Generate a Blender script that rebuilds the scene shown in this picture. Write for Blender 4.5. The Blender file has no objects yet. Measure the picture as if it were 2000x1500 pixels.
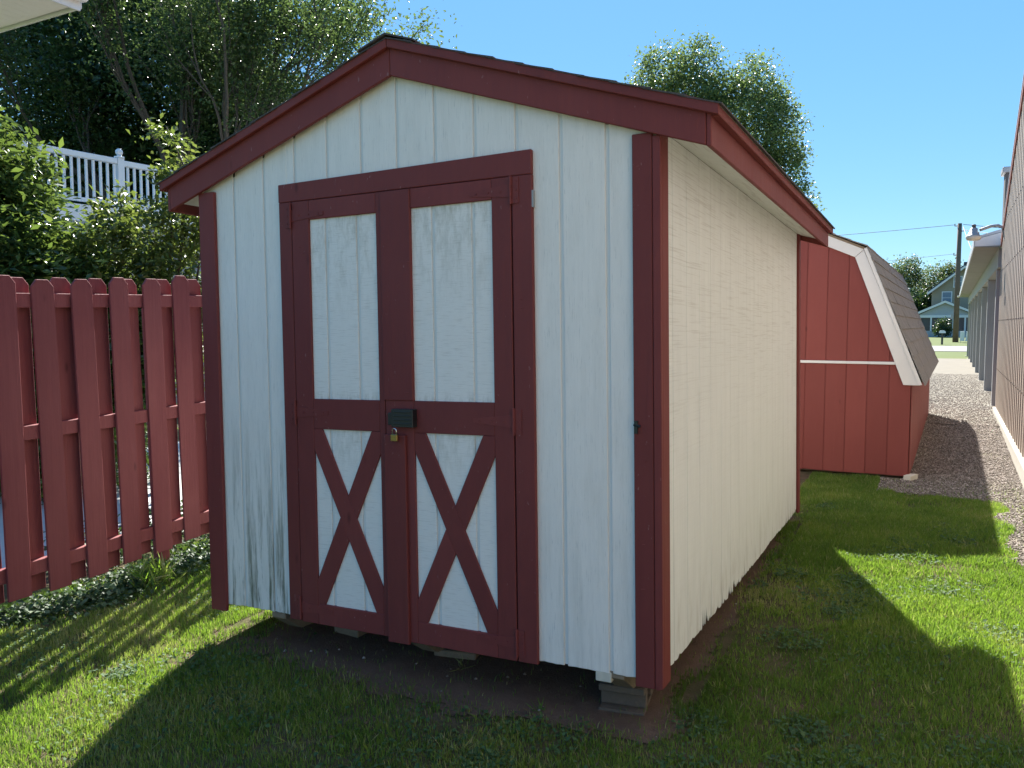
import bpy, math, random
import numpy as np
from mathutils import Matrix, Vector, noise
R = math.radians
PI = math.pi
random.seed(7); rng = np.random.default_rng(7)
sc = bpy.context.scene
COL = sc.collection

# ------------------------------------------------------------------ camera, sky, sun, exposure
cam_d = bpy.data.cameras.new('camera'); cam_d.sensor_width = 36; cam_d.lens = 29.048
cam_d.clip_start = .05; cam_d.clip_end = 3000
cam = bpy.data.objects.new('camera', cam_d); COL.objects.link(cam)
yaw, pitch = -.4712, -.0713
fwd = Vector((math.sin(yaw)*math.cos(pitch), math.cos(yaw)*math.cos(pitch), math.sin(pitch)))
rgt = Vector((math.cos(yaw), -math.sin(yaw), 0)); up = rgt.cross(fwd)
cam.matrix_world = Matrix.Translation((3.38, -3.15, 1.481)) @ Matrix((rgt, up, -fwd)).transposed().to_4x4()
sc.camera = cam
SUN_AZ, SUN_EL = R(-23.5), R(41.0)
world = bpy.data.worlds.new('World'); sc.world = world; world.use_nodes = True
wn = world.node_tree; wn.nodes.clear()
sky = wn.nodes.new('ShaderNodeTexSky'); sky.sky_type = 'NISHITA'; sky.sun_disc = False
sky.sun_elevation = SUN_EL; sky.sun_rotation = SUN_AZ; sky.air_density = 1.0; sky.dust_density = .05; sky.ozone_density = 3.0
bgd = wn.nodes.new('ShaderNodeBackground'); bgd.inputs[1].default_value = .14
wo = wn.nodes.new('ShaderNodeOutputWorld')
gam = wn.nodes.new('ShaderNodeGamma'); gam.inputs[1].default_value = .34      # evens the whole sky, as the phone's tone mapping does
hsv = wn.nodes.new('ShaderNodeHueSaturation'); hsv.inputs['Saturation'].default_value = 2.05
wn.links.new(sky.outputs[0], gam.inputs[0]); wn.links.new(gam.outputs[0], hsv.inputs['Color'])
tnt = wn.nodes.new('ShaderNodeMix'); tnt.data_type = 'RGBA'; tnt.blend_type = 'MULTIPLY'; tnt.inputs[0].default_value = 1
tnt.inputs[7].default_value = (.55, .80, 1.02, 1)
wn.links.new(hsv.outputs[0], tnt.inputs[6]); wn.links.new(tnt.outputs[2], bgd.inputs[0]); wn.links.new(bgd.outputs[0], wo.inputs[0])
sd = bpy.data.lights.new('sun', 'SUN'); sd.energy = 3.9; sd.angle = R(.55); sd.color = (1, .955, .89)
sun = bpy.data.objects.new('sun', sd); COL.objects.link(sun)
sdir = Vector((math.sin(SUN_AZ)*math.cos(SUN_EL), math.cos(SUN_AZ)*math.cos(SUN_EL), math.sin(SUN_EL)))
sun.rotation_euler = sdir.to_track_quat('Z', 'Y').to_euler()
sc.view_settings.view_transform = 'Standard'; sc.view_settings.look = 'None'
sc.view_settings.exposure = 2.05; sc.view_settings.gamma = 1
sc.view_settings.use_curve_mapping = False

# ------------------------------------------------------------------ node helpers
class N:
    def __init__(s, name):
        s.m = bpy.data.materials.new(name); s.m.use_nodes = True; s.t = s.m.node_tree; s.t.nodes.clear()
        s.out = s.t.nodes.new('ShaderNodeOutputMaterial')
    def n(s, typ, **kw):
        x = s.t.nodes.new(typ)
        for k, v in kw.items():
            if k == 'i':
                for a, b in v.items():
                    if hasattr(b, 'is_output'): s.t.links.new(b, x.inputs[a])
                    else: x.inputs[a].default_value = b
            else: setattr(x, k, v)
        return x
    def noise(s, vec, scale, detail=4, rough=.55, dist=0):
        return s.n('ShaderNodeTexNoise', i={'Vector': vec, 'Scale': scale, 'Detail': detail, 'Roughness': rough, 'Distortion': dist}).outputs[0]
    def ramp(s, fac, stops, interp='LINEAR'):
        r = s.n('ShaderNodeValToRGB', i={0: fac}); r.color_ramp.interpolation = interp
        e = r.color_ramp.elements
        while len(e) < len(stops): e.new(.5)
        for q, (p, c) in zip(e, stops):
            q.position = p; q.color = (c, c, c, 1) if not hasattr(c, '__len__') else (*c, 1)
        return r.outputs[0]
    def mix(s, fac, a, b, mode='MIX'):
        x = s.n('ShaderNodeMix', data_type='RGBA', blend_type=mode)
        for k, v in ((0, fac), (6, a), (7, b)):
            if hasattr(v, 'is_output'): s.t.links.new(v, x.inputs[k])
            else: x.inputs[k].default_value = v if not hasattr(v, '__len__') or len(v) == 4 else (*v, 1)
        return x.outputs[2]
    def math(s, op, a, b=0.0, c=0.0):
        return s.n('ShaderNodeMath', operation=op, i={0: a, 1: b, 2: c}).outputs[0]
    def obj(s): return s.n('ShaderNodeTexCoord').outputs['Object']
    def pos(s): return s.n('ShaderNodeNewGeometry').outputs['Position']
    def mapv(s, v, sc_, loc=(0, 0, 0)):
        return s.n('ShaderNodeMapping', i={'Vector': v, 'Scale': sc_, 'Location': loc}).outputs[0]
    def bump(s, h, st=.3, d=.01):
        return s.n('ShaderNodeBump', i={'Height': h, 'Strength': st, 'Distance': d}).outputs[0]
    def pbr(s, col, rough=.7, normal=None, metal=0, spec=.5, **kw):
        p = s.n('ShaderNodeBsdfPrincipled')
        for k, v in (('Base Color', col), ('Roughness', rough), ('Metallic', metal), ('Specular IOR Level', spec)):
            if hasattr(v, 'is_output'): s.t.links.new(v, p.inputs[k])
            else: p.inputs[k].default_value = v if not hasattr(v, '__len__') or len(v) == 4 else (*v, 1)
        if normal is not None: s.t.links.new(normal, p.inputs['Normal'])
        return p
    def done(s, sh): s.t.links.new(sh.outputs[0], s.out.inputs[0]); return s.m
    def sep(s, v): return s.n('ShaderNodeSeparateXYZ', i={0: v}).outputs

def m_paint(name, c, c2, grain=(40, 40, 3), rough=.6, wear=.5, bstr=.25, chip=None):
    k = N(name); o = k.pos(); info = k.n('ShaderNodeObjectInfo').outputs['Random']
    off = k.n('ShaderNodeVectorMath', operation='ADD', i={0: k.mapv(o, grain), 1: k.n('ShaderNodeCombineXYZ', i={0: k.math('MULTIPLY', info, 37.), 1: k.math('MULTIPLY', info, 11.)}).outputs[0]}).outputs[0]
    g = k.noise(off, 1, 6, .65)
    b = k.noise(k.mapv(o, (2.3, 2.3, 1.1)), 1, 5, .6)
    f = k.math('MULTIPLY_ADD', b, .7, k.math('MULTIPLY', g, .4))
    col = k.mix(k.ramp(f, [(.35, 0.), (.75, 1.)]), c, c2)
    col = k.mix(k.math('MULTIPLY', info, .40), col, tuple(x*.66 for x in c))
    kn = k.n('ShaderNodeTexVoronoi', i={'Vector': k.mapv(o, (7, 7, 2.6)), 'Scale': 1.})
    col = k.mix(k.ramp(kn.outputs['Distance'], [(.03, .65), (.10, 0.)]), col, tuple(x*.45 for x in c))
    if chip:
        ch = k.ramp(k.noise(k.mapv(o, (60, 60, 22)), 1, 3, .6), [(.70, 0.), (.73, 1.)])
        col = k.mix(k.math('MULTIPLY', ch, .6), col, chip)
    p = k.pbr(col, k.math('MULTIPLY_ADD', g, .25, rough-.1), k.bump(k.math('MULTIPLY_ADD', b, .5, g), bstr*1.8, .004), spec=.35)
    return k.done(p)

def m_plain(name, c, rough=.7, metal=0, var=.12, scale=8, bstr=.15):
    k = N(name); o = k.pos(); n_ = k.noise(o, scale, 5, .6)
    col = k.mix(n_, tuple(x*(1-var) for x in c), tuple(min(1, x*(1+var)) for x in c))
    return k.done(k.pbr(col, rough, k.bump(n_, bstr, .005), metal))

def m_white_siding(name, base, side=False):
    k = N(name); o = k.obj(); s = k.sep(o); z = s[2]; x = s[0]; y = s[1]
    fine = k.noise(k.mapv(o, (90, 90, 5)), 1, 5, .7)
    mid = k.noise(k.mapv(o, (14, 14, 1.6)), 1, 5, .65)
    big = k.noise(k.mapv(o, (1.7, 1.7, 1.2)), 1, 3)
    col = k.mix(k.ramp(k.math('MULTIPLY_ADD', mid, .6, k.math('MULTIPLY', fine, .4)), [(.38, 0.), (.62, 1.)]), tuple(v*.92 for v in base), base)
    low = k.n('ShaderNodeMapRange', i={0: z, 1: 1.05, 2: -.05, 3: 0., 4: 1.}).outputs[0]
    if not side:
        # mildew streaks, strongest low down beside the left door frame and along the lower edge
        lf = k.n('ShaderNodeMapRange', i={0: x, 1: 1.1, 2: .55, 3: .0, 4: 1.}).outputs[0]
        m = k.ramp(k.noise(k.mapv(o, (22, 22, 1.5), (3, 0, 0)), 1, 6, .72), [(.47, 0.), (.62, 1.)])
        msk = k.math('MULTIPLY', k.math('MULTIPLY', low, k.math('MULTIPLY_ADD', lf, 1.1, .16)), m)
        col = k.mix(k.math('MULTIPLY', msk, .9), col, (.15, .155, .10))
        drk = k.ramp(k.noise(k.mapv(o, (48, 48, 3.2), (5, 0, 2)), 1, 4, .7), [(.61, 0.), (.66, 1.)])
        col = k.mix(k.math('MULTIPLY', k.math('MULTIPLY', drk, k.math('MULTIPLY_ADD', lf, .9, .05)), k.math('MULTIPLY_ADD', low, .8, .06)), col, (.06, .065, .05))
        crk = k.ramp(k.noise(k.mapv(o, (190, 190, 9), (9, 0, 0)), 1, 5, .75), [(.36, 1.), (.42, 0.)])
        col = k.mix(k.math('MULTIPLY', crk, .34), col, (.30, .31, .31))
        drt = k.ramp(k.noise(k.mapv(o, (9, 9, 3.)), 1, 5, .7), [(.5, 0.), (.75, 1.)])
        col = k.mix(k.math('MULTIPLY', drt, .16), col, (.48, .45, .36))
        h = k.math('MULTIPLY_ADD', fine, 1., k.math('MULTIPLY', mid, .5))
    else:
        # rough sawn cross marks on the upper half of the wall
        cm = k.noise(k.mapv(o, (3, 3.2, 170)), 1, 2, .55)
        ck = k.ramp(cm, [(.36, 1.), (.45, 0.)])
        hi = k.n('ShaderNodeMapRange', i={0: k.math('MULTIPLY_ADD', big, 1.6, z), 1: 1.5, 2: 2.6, 3: .03, 4: .26}).outputs[0]
        col = k.mix(k.math('MULTIPLY', ck, hi), col, (.34, .31, .25))
        spk = k.ramp(k.noise(k.mapv(o, (70, 60, 45)), 1, 2), [(.735, 0.), (.76, 1.)])
        col = k.mix(k.math('MULTIPLY', spk, k.math('MULTIPLY', hi, .9)), col, (.08, .07, .06))
        lw = k.n('ShaderNodeMapRange', i={0: z, 1: .35, 2: -.03, 3: 0., 4: 1.}).outputs[0]
        m = k.ramp(k.noise(k.mapv(o, (14, 14, 3)), 1, 6, .7), [(.48, 0.), (.7, 1.)])
        col = k.mix(k.math('MULTIPLY', k.math('MULTIPLY', lw, m), .5), col, (.3, .27, .2))
        h = k.math('MULTIPLY_ADD', cm, .9, k.math('MULTIPLY', fine, .4))
    p = k.pbr(col, .62, k.bump(h, .35, .003), spec=.3)
    return k.done(p)

def m_panel(name):   # whitewashed rough door panels with grime gathered at the top and bottom
    k = N(name); o = k.obj(); s = k.sep(o); z = s[2]
    fine = k.noise(k.mapv(o, (14, 14, 260)), 1, 3, .6)
    mid = k.noise(k.mapv(o, (30, 30, 9)), 1, 6, .72)
    col = k.mix(k.ramp(fine, [(.30, 0.), (.46, 1.)]), (.70, .66, .60), (.84, .80, .74))
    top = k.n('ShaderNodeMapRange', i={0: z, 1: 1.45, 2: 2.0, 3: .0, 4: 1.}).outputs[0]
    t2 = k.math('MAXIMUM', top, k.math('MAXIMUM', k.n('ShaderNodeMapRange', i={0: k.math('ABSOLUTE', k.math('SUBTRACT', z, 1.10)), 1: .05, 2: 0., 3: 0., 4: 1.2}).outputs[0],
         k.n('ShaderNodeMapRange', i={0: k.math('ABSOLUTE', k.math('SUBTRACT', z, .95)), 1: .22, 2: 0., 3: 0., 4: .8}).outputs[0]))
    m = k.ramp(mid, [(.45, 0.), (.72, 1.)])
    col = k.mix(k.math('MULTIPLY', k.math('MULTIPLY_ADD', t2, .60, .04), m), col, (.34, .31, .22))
    return k.done(k.pbr(col, .65, k.bump(fine, .3, .002), spec=.3))

def m_leaf(name, cols, trans=.35, rough=.45, tcol=(.25, .42, .05), spec=.5):
    k = N(name); a = k.n('ShaderNodeAttribute', attribute_name='rnd').outputs['Fac']
    stops = [(i/(max(1, len(cols)-1)), c) for i, c in enumerate(cols)]
    col = k.ramp(a, stops)
    p = k.pbr(col, rough, None, spec=spec)
    t = k.n('ShaderNodeBsdfTranslucent', i={0: k.mix(.55, col, tcol)})
    mx = k.n('ShaderNodeMixShader', i={0: trans, 1: p.outputs[0], 2: t.outputs[0]})
    return k.done(mx)

# colours
RED = m_paint('barn_red_trim_paint', (.170, .032, .030), (.230, .050, .044), rough=.62, wear=.3, chip=(.30, .16, .15))
FRED = m_paint('fence_red_stain', (.20, .042, .046), (.31, .090, .088), grain=(45, 45, 2.5), rough=.7, bstr=.45)
BRED = m_paint('barn_shed_red_paint', (.22, .048, .040), (.26, .064, .052), rough=.65)
WHITE = m_white_siding('weathered_white_siding', (.87, .825, .76))
CREAM = m_white_siding('white_side_siding', (.80, .82, .79), True)
PANEL = m_panel('door_panel_white')
TRIMW = m_plain('white_trim_paint', (.74, .73, .70), .55, var=.06)
VINYL = m_plain('white_vinyl', (.78, .78, .78), .35, var=.03)
SOFF = m_plain('cream_soffit', (.86, .84, .79), .5, var=.03)
PLY = m_plain('unpainted_plywood', (.62, .58, .48), .8, var=.2, scale=20)
TIMBER = m_plain('weathered_timber', (.24, .18, .12), .85, var=.35, scale=25, bstr=.4)
DARKIN = m_plain('dark_interior', (.03, .028, .025), .9)
BLACKP = m_plain('black_plastic', (.012, .016, .018), .35)
BRASS = m_plain('brass', (.38, .27, .10), .35, 1, var=.2)
CHROME = m_plain('chrome', (.7, .7, .7), .2, 1)
CMU = m_plain('concrete', (.13, .105, .08), .95, var=.25, scale=60, bstr=.6)
CMUL = m_plain('pale_stone', (.42, .40, .34), .95, var=.25, scale=18, bstr=.6)
STEELG = m_plain('galvanised_grey', (.34, .34, .34), .5, .3)
GREYP = m_plain('grey_building_paint', (.40, .40, .39), .7, var=.08, scale=3)
GREYD = m_plain('grey_weathered_boards', (.27, .265, .25), .75, var=.12, scale=3)
GROOF = m_plain('pale_metal_roof', (.45, .46, .48), .4, .2, var=.06)
MAROON = m_plain('maroon_trim', (.22, .075, .06), .55)
DKBROWN = m_plain('dark_brown_metal', (.085, .07, .062), .6)
BARK = m_plain('bark', (.075, .06, .048), .95, var=.35, scale=14, bstr=.8)
POLE = m_plain('treated_pole_wood', (.15, .105, .075), .9, var=.3, scale=9)
TAN = m_plain('tan_house_siding', (.34, .29, .20), .8, var=.06, scale=2)
BLUEG = m_plain('blue_grey_gable', (.42, .43, .43), .8, var=.05, scale=2)
DKROOF = m_plain('dark_house_shingles', (.06, .065, .08), .9, var=.2, scale=6)
GLASSD = m_plain('dark_window_glass', (.045, .06, .075), .12)
CURT = m_plain('curtained_pane', (.16, .22, .28), .3)
LAMPG = m_plain('lamp_refractor', (.62, .56, .46), .3)
WALLST = m_plain('grey_wall_boards', (.28, .29, .30), .8, var=.1, scale=4)

def m_corr():
    k = N('corrugated_tan_metal'); o = k.pos()
    n1 = k.noise(k.mapv(o, (3, 3, .8)), 1, 4); n2 = k.noise(k.mapv(o, (25, 25, 2)), 1, 5, .7)
    col = k.mix(k.math('MULTIPLY_ADD', n1, .6, k.math('MULTIPLY', n2, .4)), (.38, .315, .255), (.52, .44, .37))
    return k.done(k.pbr(col, .55, k.bump(n2, .1, .003), .0, .4))
CORR = m_corr()
def m_shingle(name, a, b):
    k = N(name); o = k.pos(); n1 = k.noise(o, 140, 3, .8); n2 = k.noise(o, 6, 3)
    col = k.mix(k.ramp(k.math('MULTIPLY_ADD', n1, .7, k.math('MULTIPLY', n2, .3)), [(.35, 0.), (.65, 1.)]), a, b)
    return k.done(k.pbr(col, .95, k.bump(n1, .7, .004)))
SHING = m_shingle('brown_grey_shingles', (.155, .145, .135), (.28, .262, .24))
SHINGD = m_shingle('dark_shed_shingles', (.05, .045, .045), (.11, .10, .10))

# ------------------------------------------------------------------ mesh helpers
def link(name, me, mat, parent=None, **props):
    o = bpy.data.objects.new(name, me); COL.objects.link(o)
    if mat is not None: me.materials.append(mat)
    if parent is not None: o.parent = parent
    for a, b in props.items(): o[a] = b
    return o
def tag(o, label, cat, group=None):
    o['label'] = label; o['category'] = cat
    if group: o['group'] = group
    return o
def thing(name, label, cat, loc=(0, 0, 0), rot=(0, 0, 0), group=None):
    o = bpy.data.objects.new(name, None); COL.objects.link(o); o.empty_display_size = .2
    o.location = loc; o.rotation_euler = rot
    return tag(o, label, cat, group)
class MB:
    def __init__(s): s.v = []; s.f = []
    def add(s, vs, fs):
        b = len(s.v); s.v += [tuple(q) for q in vs]; s.f += [tuple(i+b for i in f) for f in fs]; return s
    def box(s, x0, x1, y0, y1, z0, z1, m=None):
        vs = [(x, y, z) for z in (z0, z1) for y in (y0, y1) for x in (x0, x1)]
        if m is not None: vs = [m @ Vector(q) for q in vs]
        return s.add(vs, [(0, 2, 3, 1), (4, 5, 7, 6), (0, 1, 5, 4), (2, 6, 7, 3), (0, 4, 6, 2), (1, 3, 7, 5)])
    def prism(s, pts, a0, a1, ax='y', m=None):
        # outline pts in the two other axes, extruded along ax
        def P(p, a):
            if ax == 'y': return (p[0], a, p[1])
            if ax == 'x': return (a, p[0], p[1])
            return (p[0], p[1], a)
        n = len(pts); vs = [P(p, a0) for p in pts]+[P(p, a1) for p in pts]
        if m is not None: vs = [m @ Vector(q) for q in vs]
        return s.add(vs, [tuple(range(n))[::-1], tuple(range(n, 2*n))]+[(i, (i+1) % n, n+(i+1) % n, n+i) for i in range(n)])
    def tube(s, pts, rs, n=8, cap=True):
        pts = [Vector(p) for p in pts]
        if not hasattr(rs, '__len__'): rs = [rs]*len(pts)
        b = len(s.v); u = None
        for i, p in enumerate(pts):
            t = (pts[min(i+1, len(pts)-1)]-pts[max(i-1, 0)]).normalized()
            if u is None: u = t.orthogonal().normalized()
            u = (u-t*u.dot(t)); u = u.normalized() if u.length > 1e-6 else t.orthogonal().normalized()
            w = t.cross(u)
            for j in range(n):
                a = 2*PI*j/n; s.v.append(tuple(p+(u*math.cos(a)+w*math.sin(a))*rs[i]))
        for i in range(len(pts)-1):
            for j in range(n):
                a = b+i*n+j; c = b+i*n+(j+1) % n
                s.f.append((a, c, c+n, a+n))
        if cap:
            s.f.append(tuple(range(b, b+n))[::-1]); s.f.append(tuple(range(b+(len(pts)-1)*n, b+len(pts)*n)))
        return s
    def lathe(s, prof, c, n=16):
        b = len(s.v)
        for r, z in prof:
            for j in range(n):
                a = 2*PI*j/n; s.v.append((c[0]+r*math.cos(a), c[1]+r*math.sin(a), c[2]+z))
        for i in range(len(prof)-1):
            for j in range(n):
                a = b+i*n+j; d = b+i*n+(j+1) % n
                s.f.append((a, d, d+n, a+n))
        s.f.append(tuple(range(b, b+n))[::-1]); s.f.append(tuple(range(b+(len(prof)-1)*n, b+len(prof)*n)))
        return s
    def mesh(s, name, smooth=False):
        me = bpy.data.meshes.new(name); me.from_pydata(s.v, [], s.f); me.validate()
        import bmesh
        bm = bmesh.new(); bm.from_mesh(me); bmesh.ops.recalc_face_normals(bm, faces=bm.faces); bm.to_mesh(me); bm.free()
        if smooth: me.shade_smooth()
        return me
    def build(s, name, mat, parent=None, bevel=0, smooth=False, **props):
        o = link(name, s.mesh(name, smooth), mat, parent, **props)
        if bevel:
            b = o.modifiers.new('bevel', 'BEVEL'); b.width = bevel; b.segments = 1; b.limit_method = 'ANGLE'
        return o
def npmesh(name, V, F, mat, parent=None, rnd=None, **props):
    # V (n,3), F (m,k) -> one mesh
    me = bpy.data.meshes.new(name); k = F.shape[1]
    me.vertices.add(len(V)); me.vertices.foreach_set('co', V.astype(np.float32).ravel())
    me.loops.add(F.size); me.loops.foreach_set('vertex_index', F.astype(np.int32).ravel())
    me.polygons.add(len(F)); me.polygons.foreach_set('loop_start', np.arange(0, F.size, k, dtype=np.int32))
    try: me.polygons.foreach_set('loop_total', np.full(len(F), k, dtype=np.int32))
    except Exception: pass
    if rnd is not None:
        a = me.attributes.new('rnd', 'FLOAT', 'POINT'); a.data.foreach_set('value', rnd.astype(np.float32))
    me.update(); me.validate()
    return link(name, me, mat, parent, **props)
def unit(a): return a/np.maximum(np.linalg.norm(a, axis=1, keepdims=True), 1e-9)
def leaf_geo(P, size, aspect=.5, upb=.5, fold=.25, hang=0., dirs=None, g=rng):
    # kite shaped folded leaves: 4 vertices, two triangles each
    n = len(P); sz = size*g.uniform(.6, 1.25, n)[:, None] if np.isscalar(size) else size[:, None]
    nrm = g.normal(size=(n, 3)); nrm[:, 2] = np.abs(nrm[:, 2])+upb; nrm = unit(nrm)
    t = g.normal(size=(n, 3)) if dirs is None else dirs+g.normal(size=(n, 3))*.45
    t[:, 2] -= hang; t = unit(t-nrm*np.sum(t*nrm, 1, keepdims=True)); w = np.cross(nrm, t)
    a = P; tip = P+t*sz; mid = P+t*sz*.45+nrm*sz*.0
    l = mid+w*sz*aspect*.5+nrm*sz*fold*aspect; r = mid-w*sz*aspect*.5+nrm*sz*fold*aspect
    V = np.stack([a, r, tip, l], 1).reshape(-1, 3); i = np.arange(n)[:, None]*4
    F = np.concatenate([i+np.array([[0, 1, 2]]), i+np.array([[0, 2, 3]])])
    return V, F
def leaves(name, P, size, mat, parent=None, rn=None, g=rng, props=None, **kw):
    V, F = leaf_geo(P, size, g=g, **kw)
    r = g.uniform(0, 1, len(P)) if rn is None else rn
    return npmesh(name, V, F, mat, parent, np.repeat(r, 4), **(props or {}))

def gh(x, y):   # ground height
    return -.19+.02*min(max(y, -6.), 10.5)
def ghn(x, y): return -.19+.02*np.clip(y, -6., 10.5)

# ------------------------------------------------------------------ GROUND AND PATHS
def m_soil():
    k = N('lawn_soil'); o = k.pos()
    n1 = k.noise(o, 9, 6, .65); n2 = k.noise(o, 1.1, 4, .6); n3 = k.noise(o, 90, 3, .7)
    c1 = k.mix(n3, (.045, .055, .018), (.11, .11, .04))
    c2 = k.mix(n1, (.10, .065, .045), (.21, .145, .105))
    col = k.mix(k.ramp(k.math('MULTIPLY_ADD', n2, .5, k.math('MULTIPLY', n1, .5)), [(.42, .1), (.64, .9)]), c1, c2)
    return k.done(k.pbr(col, .95, k.bump(k.math('ADD', n1, n3), .8, .02), spec=.2))
def m_gravel():
    k = N('gravel'); o = k.pos()
    v = k.n('ShaderNodeTexVoronoi', i={'Vector': o, 'Scale': 48., 'Randomness': 1.})
    n2 = k.noise(o, .8, 5, .65); rr = k.sep(v.outputs['Color'])[0]
    c = k.mix(rr, (.16, .135, .11), (.33, .285, .245))
    v2 = k.n('ShaderNodeTexVoronoi', i={'Vector': o, 'Scale': 13., 'Randomness': 1.})
    c = k.mix(.5, c, k.mix(k.sep(v2.outputs['Color'])[1], (.15, .13, .105), (.32, .28, .24)))
    c = k.mix(k.ramp(v.outputs['Distance'], [(.25, 0.), (.6, .6)]), c, (.10, .085, .065))
    c = k.mix(k.ramp(n2, [(.5, 0.), (.7, .6)]), c, (.17, .17, .08))
    return k.done(k.pbr(c, .95, k.bump(k.math('ADD', v.outputs['Distance'], v2.outputs['Distance']), -.4, .02), spec=.2))
def m_dirt():
    k = N('bare_dirt'); o = k.pos(); n1 = k.noise(o, 14, 6, .7); n3 = k.noise(o, 120, 3, .7)
    col = k.mix(n1, (.11, .070, .050), (.22, .15, .11)); col = k.mix(k.ramp(n3, [(.6, 0.), (.72, .6)]), col, (.28, .23, .18))
    return k.done(k.pbr(col, .95, k.bump(k.math('ADD', n1, n3), .9, .015), spec=.2))
def m_far():
    k = N('distant_grass'); o = k.pos(); n1 = k.noise(o, .35, 5, .6); n2 = k.noise(o, 6, 4, .7)
    col = k.mix(k.math('MULTIPLY_ADD', n1, .5, k.math('MULTIPLY', n2, .5)), (.05, .085, .02), (.15, .17, .05))
    return k.done(k.pbr(col, .95, spec=.2))
SOIL, GRAVEL, DIRT, FARG = m_soil(), m_gravel(), m_dirt(), m_far()
ASPH = m_plain('pale_road_asphalt', (.20, .195, .19), .9, var=.08, scale=.7)

def sheet(name, x0, x1, y0, y1, step, mat, lift=0., amp=.0, mask=None, props=None):
    xs = np.arange(x0, x1+step*.5, step); ys = np.arange(y0, y1+step*.5, step)
    X, Y = np.meshgrid(xs, ys); Z = ghn(X, Y)+lift
    if amp:
        Z = Z+amp*np.array([noise.noise((a*2.1, b*2.1, 3))+.5*noise.noise((a*6, b*6, 1)) for a, b in zip(X.ravel(), Y.ravel())]).reshape(X.shape)
    V = np.stack([X, Y, Z], -1).reshape(-1, 3); nx = len(xs); ny = len(ys)
    i, j = np.meshgrid(np.arange(nx-1), np.arange(ny-1)); a = (j*nx+i).ravel()
    F = np.stack([a, a+1, a+nx+1, a+nx], 1)
    if mask is not None:
        c = V[F].mean(1); F = F[[mask(p[0], p[1]) for p in c]]
    o = npmesh(name, V, F, mat, None, **(props or {'kind': 'structure'}))
    o.data.shade_smooth(); return o
AMP = .012
def amp_h(x, y): return AMP*(noise.noise((x*2.1, y*2.1, 3))+.5*noise.noise((x*6, y*6, 1)))
lawn = sheet('lawn', -8, 8, -6, 10.8, .1, SOIL, 0, AMP)
g = MB(); g.add([(-1500, -300, .0), (1500, -300, .0), (1500, 2500, .0), (-1500, 2500, .0)], [(0, 1, 2, 3)])
# far ground with a rim joined to the lawn sheet
fg = MB()
ring = [(-8, -6), (8, -6), (8, 10.5), (-8, 10.5)]
outr = [(-1500, -600), (1500, -600), (1500, 2500), (-1500, 2500)]
fg.add([(x, y, gh(x, y)-.006) for x, y in ring]+[(x, y, .02 if y > 0 else -.3) for x, y in outr],
       [(0, 1, 5, 4), (1, 2, 6, 5), (2, 3, 7, 6), (3, 0, 4, 7)])
fg.build('ground', FARG, kind='structure')

def wob(v, s=3.): return noise.noise((v*s, 1.7, 0))*.12+noise.noise((v*s*4, 7.7, 0))*.05
def is_gravel(x, y):
    if y > 10.6: return False
    e1 = 5.25+wob(x)*1.1; xl = 3.95+max(0, 3.2-y)*.25+wob(y)
    if y > e1 and x > 2.95: return True
    return x > xl and y > 1.2
sheet('gravel_path', 2.2, 4.6, 1.2, 10.5, .05, GRAVEL, .010, AMP, is_gravel)
gp = MB(); gp.add([(2.6, 10.45, .036), (4.9, 10.45, .036), (5.3, 37, .044), (1.5, 37, .044)], [(0, 1, 2, 3)])
gp.build('gravel_drive', m_plain('self_shaded_far_gravel', (.165, .148, .115), .95, var=.3, scale=2.2), kind='structure')  # base colour darkened to stand in for the self-shadow of missing pebbles
def is_dirt(x, y):
    return dirt_amt(x, y)+.22*noise.noise((x*14, y*14, 2))+.15*noise.noise((x*37, y*37, 2)) > .5
def dirt_amt(x, y):   # 1 under the shed, fading out over a ragged margin
    if y > 3.95: return 0.
    sm = lambda v: max(0., min(1., v))
    n_ = noise.noise((x*3.2, y*3.2, 8))*.16+noise.noise((x*9, y*9, 4))*.07
    a = sm((x-.12+n_)/.25+.5); b = sm((2.42+max(0, .2-abs(y-.05))*.4-x+n_*.8)/.14+.5)
    f = -.04-.15*math.sin(sm((x-.1)/2.4)*PI); c = sm((y-f+n_)/.26+.5)
    return a*b*c
sheet('dirt_patch', -.2, 2.9, -.7, 3.95, .022, DIRT, .006, AMP, is_dirt)
rd = MB(); rd.add([(-400, 50, .036), (400, 47, .036), (400, 60, .036), (-400, 63, .036)], [(0, 1, 2, 3)])
rd.build('road', ASPH, kind='structure')
pv = MB(); pv.add([(-5.6, -3, gh(0, -3)+.02), (-2.1, -3, gh(0, -3)+.02), (-2.1, 9.5, gh(0, 9.5)+.02), (-5.6, 9.5, gh(0, 9.5)+.02)], [(0, 1, 2, 3)])
pv.build('driveway', m_plain('pale_driveway_concrete', (.55, .54, .51), .9, var=.08), kind='structure')

# gravel stones as real pebbles near the camera
def pebbles(name, pts, rad, mat, g):
    n = len(pts); base = np.array([[1, 0, 0], [0, 1, 0], [-1, 0, 0], [0, -1, 0], [0, 0, .75], [0, 0, -.6]], float)
    V = base[None]*rad[:, None, None]*g.uniform(.6, 1.3, (n, 6, 1)); an = g.uniform(0, 2*PI, n)
    c, s_ = np.cos(an)[:, None], np.sin(an)[:, None]
    V = np.stack([V[..., 0]*c-V[..., 1]*s_, V[..., 0]*s_+V[..., 1]*c, V[..., 2]], -1)+pts[:, None, :]
    f = np.array([[0, 1, 4], [1, 2, 4], [2, 3, 4], [3, 0, 4], [1, 0, 5], [2, 1, 5], [3, 2, 5], [0, 3, 5]])
    F = (np.arange(n)[:, None, None]*6+f[None]).reshape(-1, 3)
    return npmesh(name, V.reshape(-1, 3), F, mat, None, np.repeat(g.uniform(0, 1, n), 6), kind='stuff')
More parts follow.
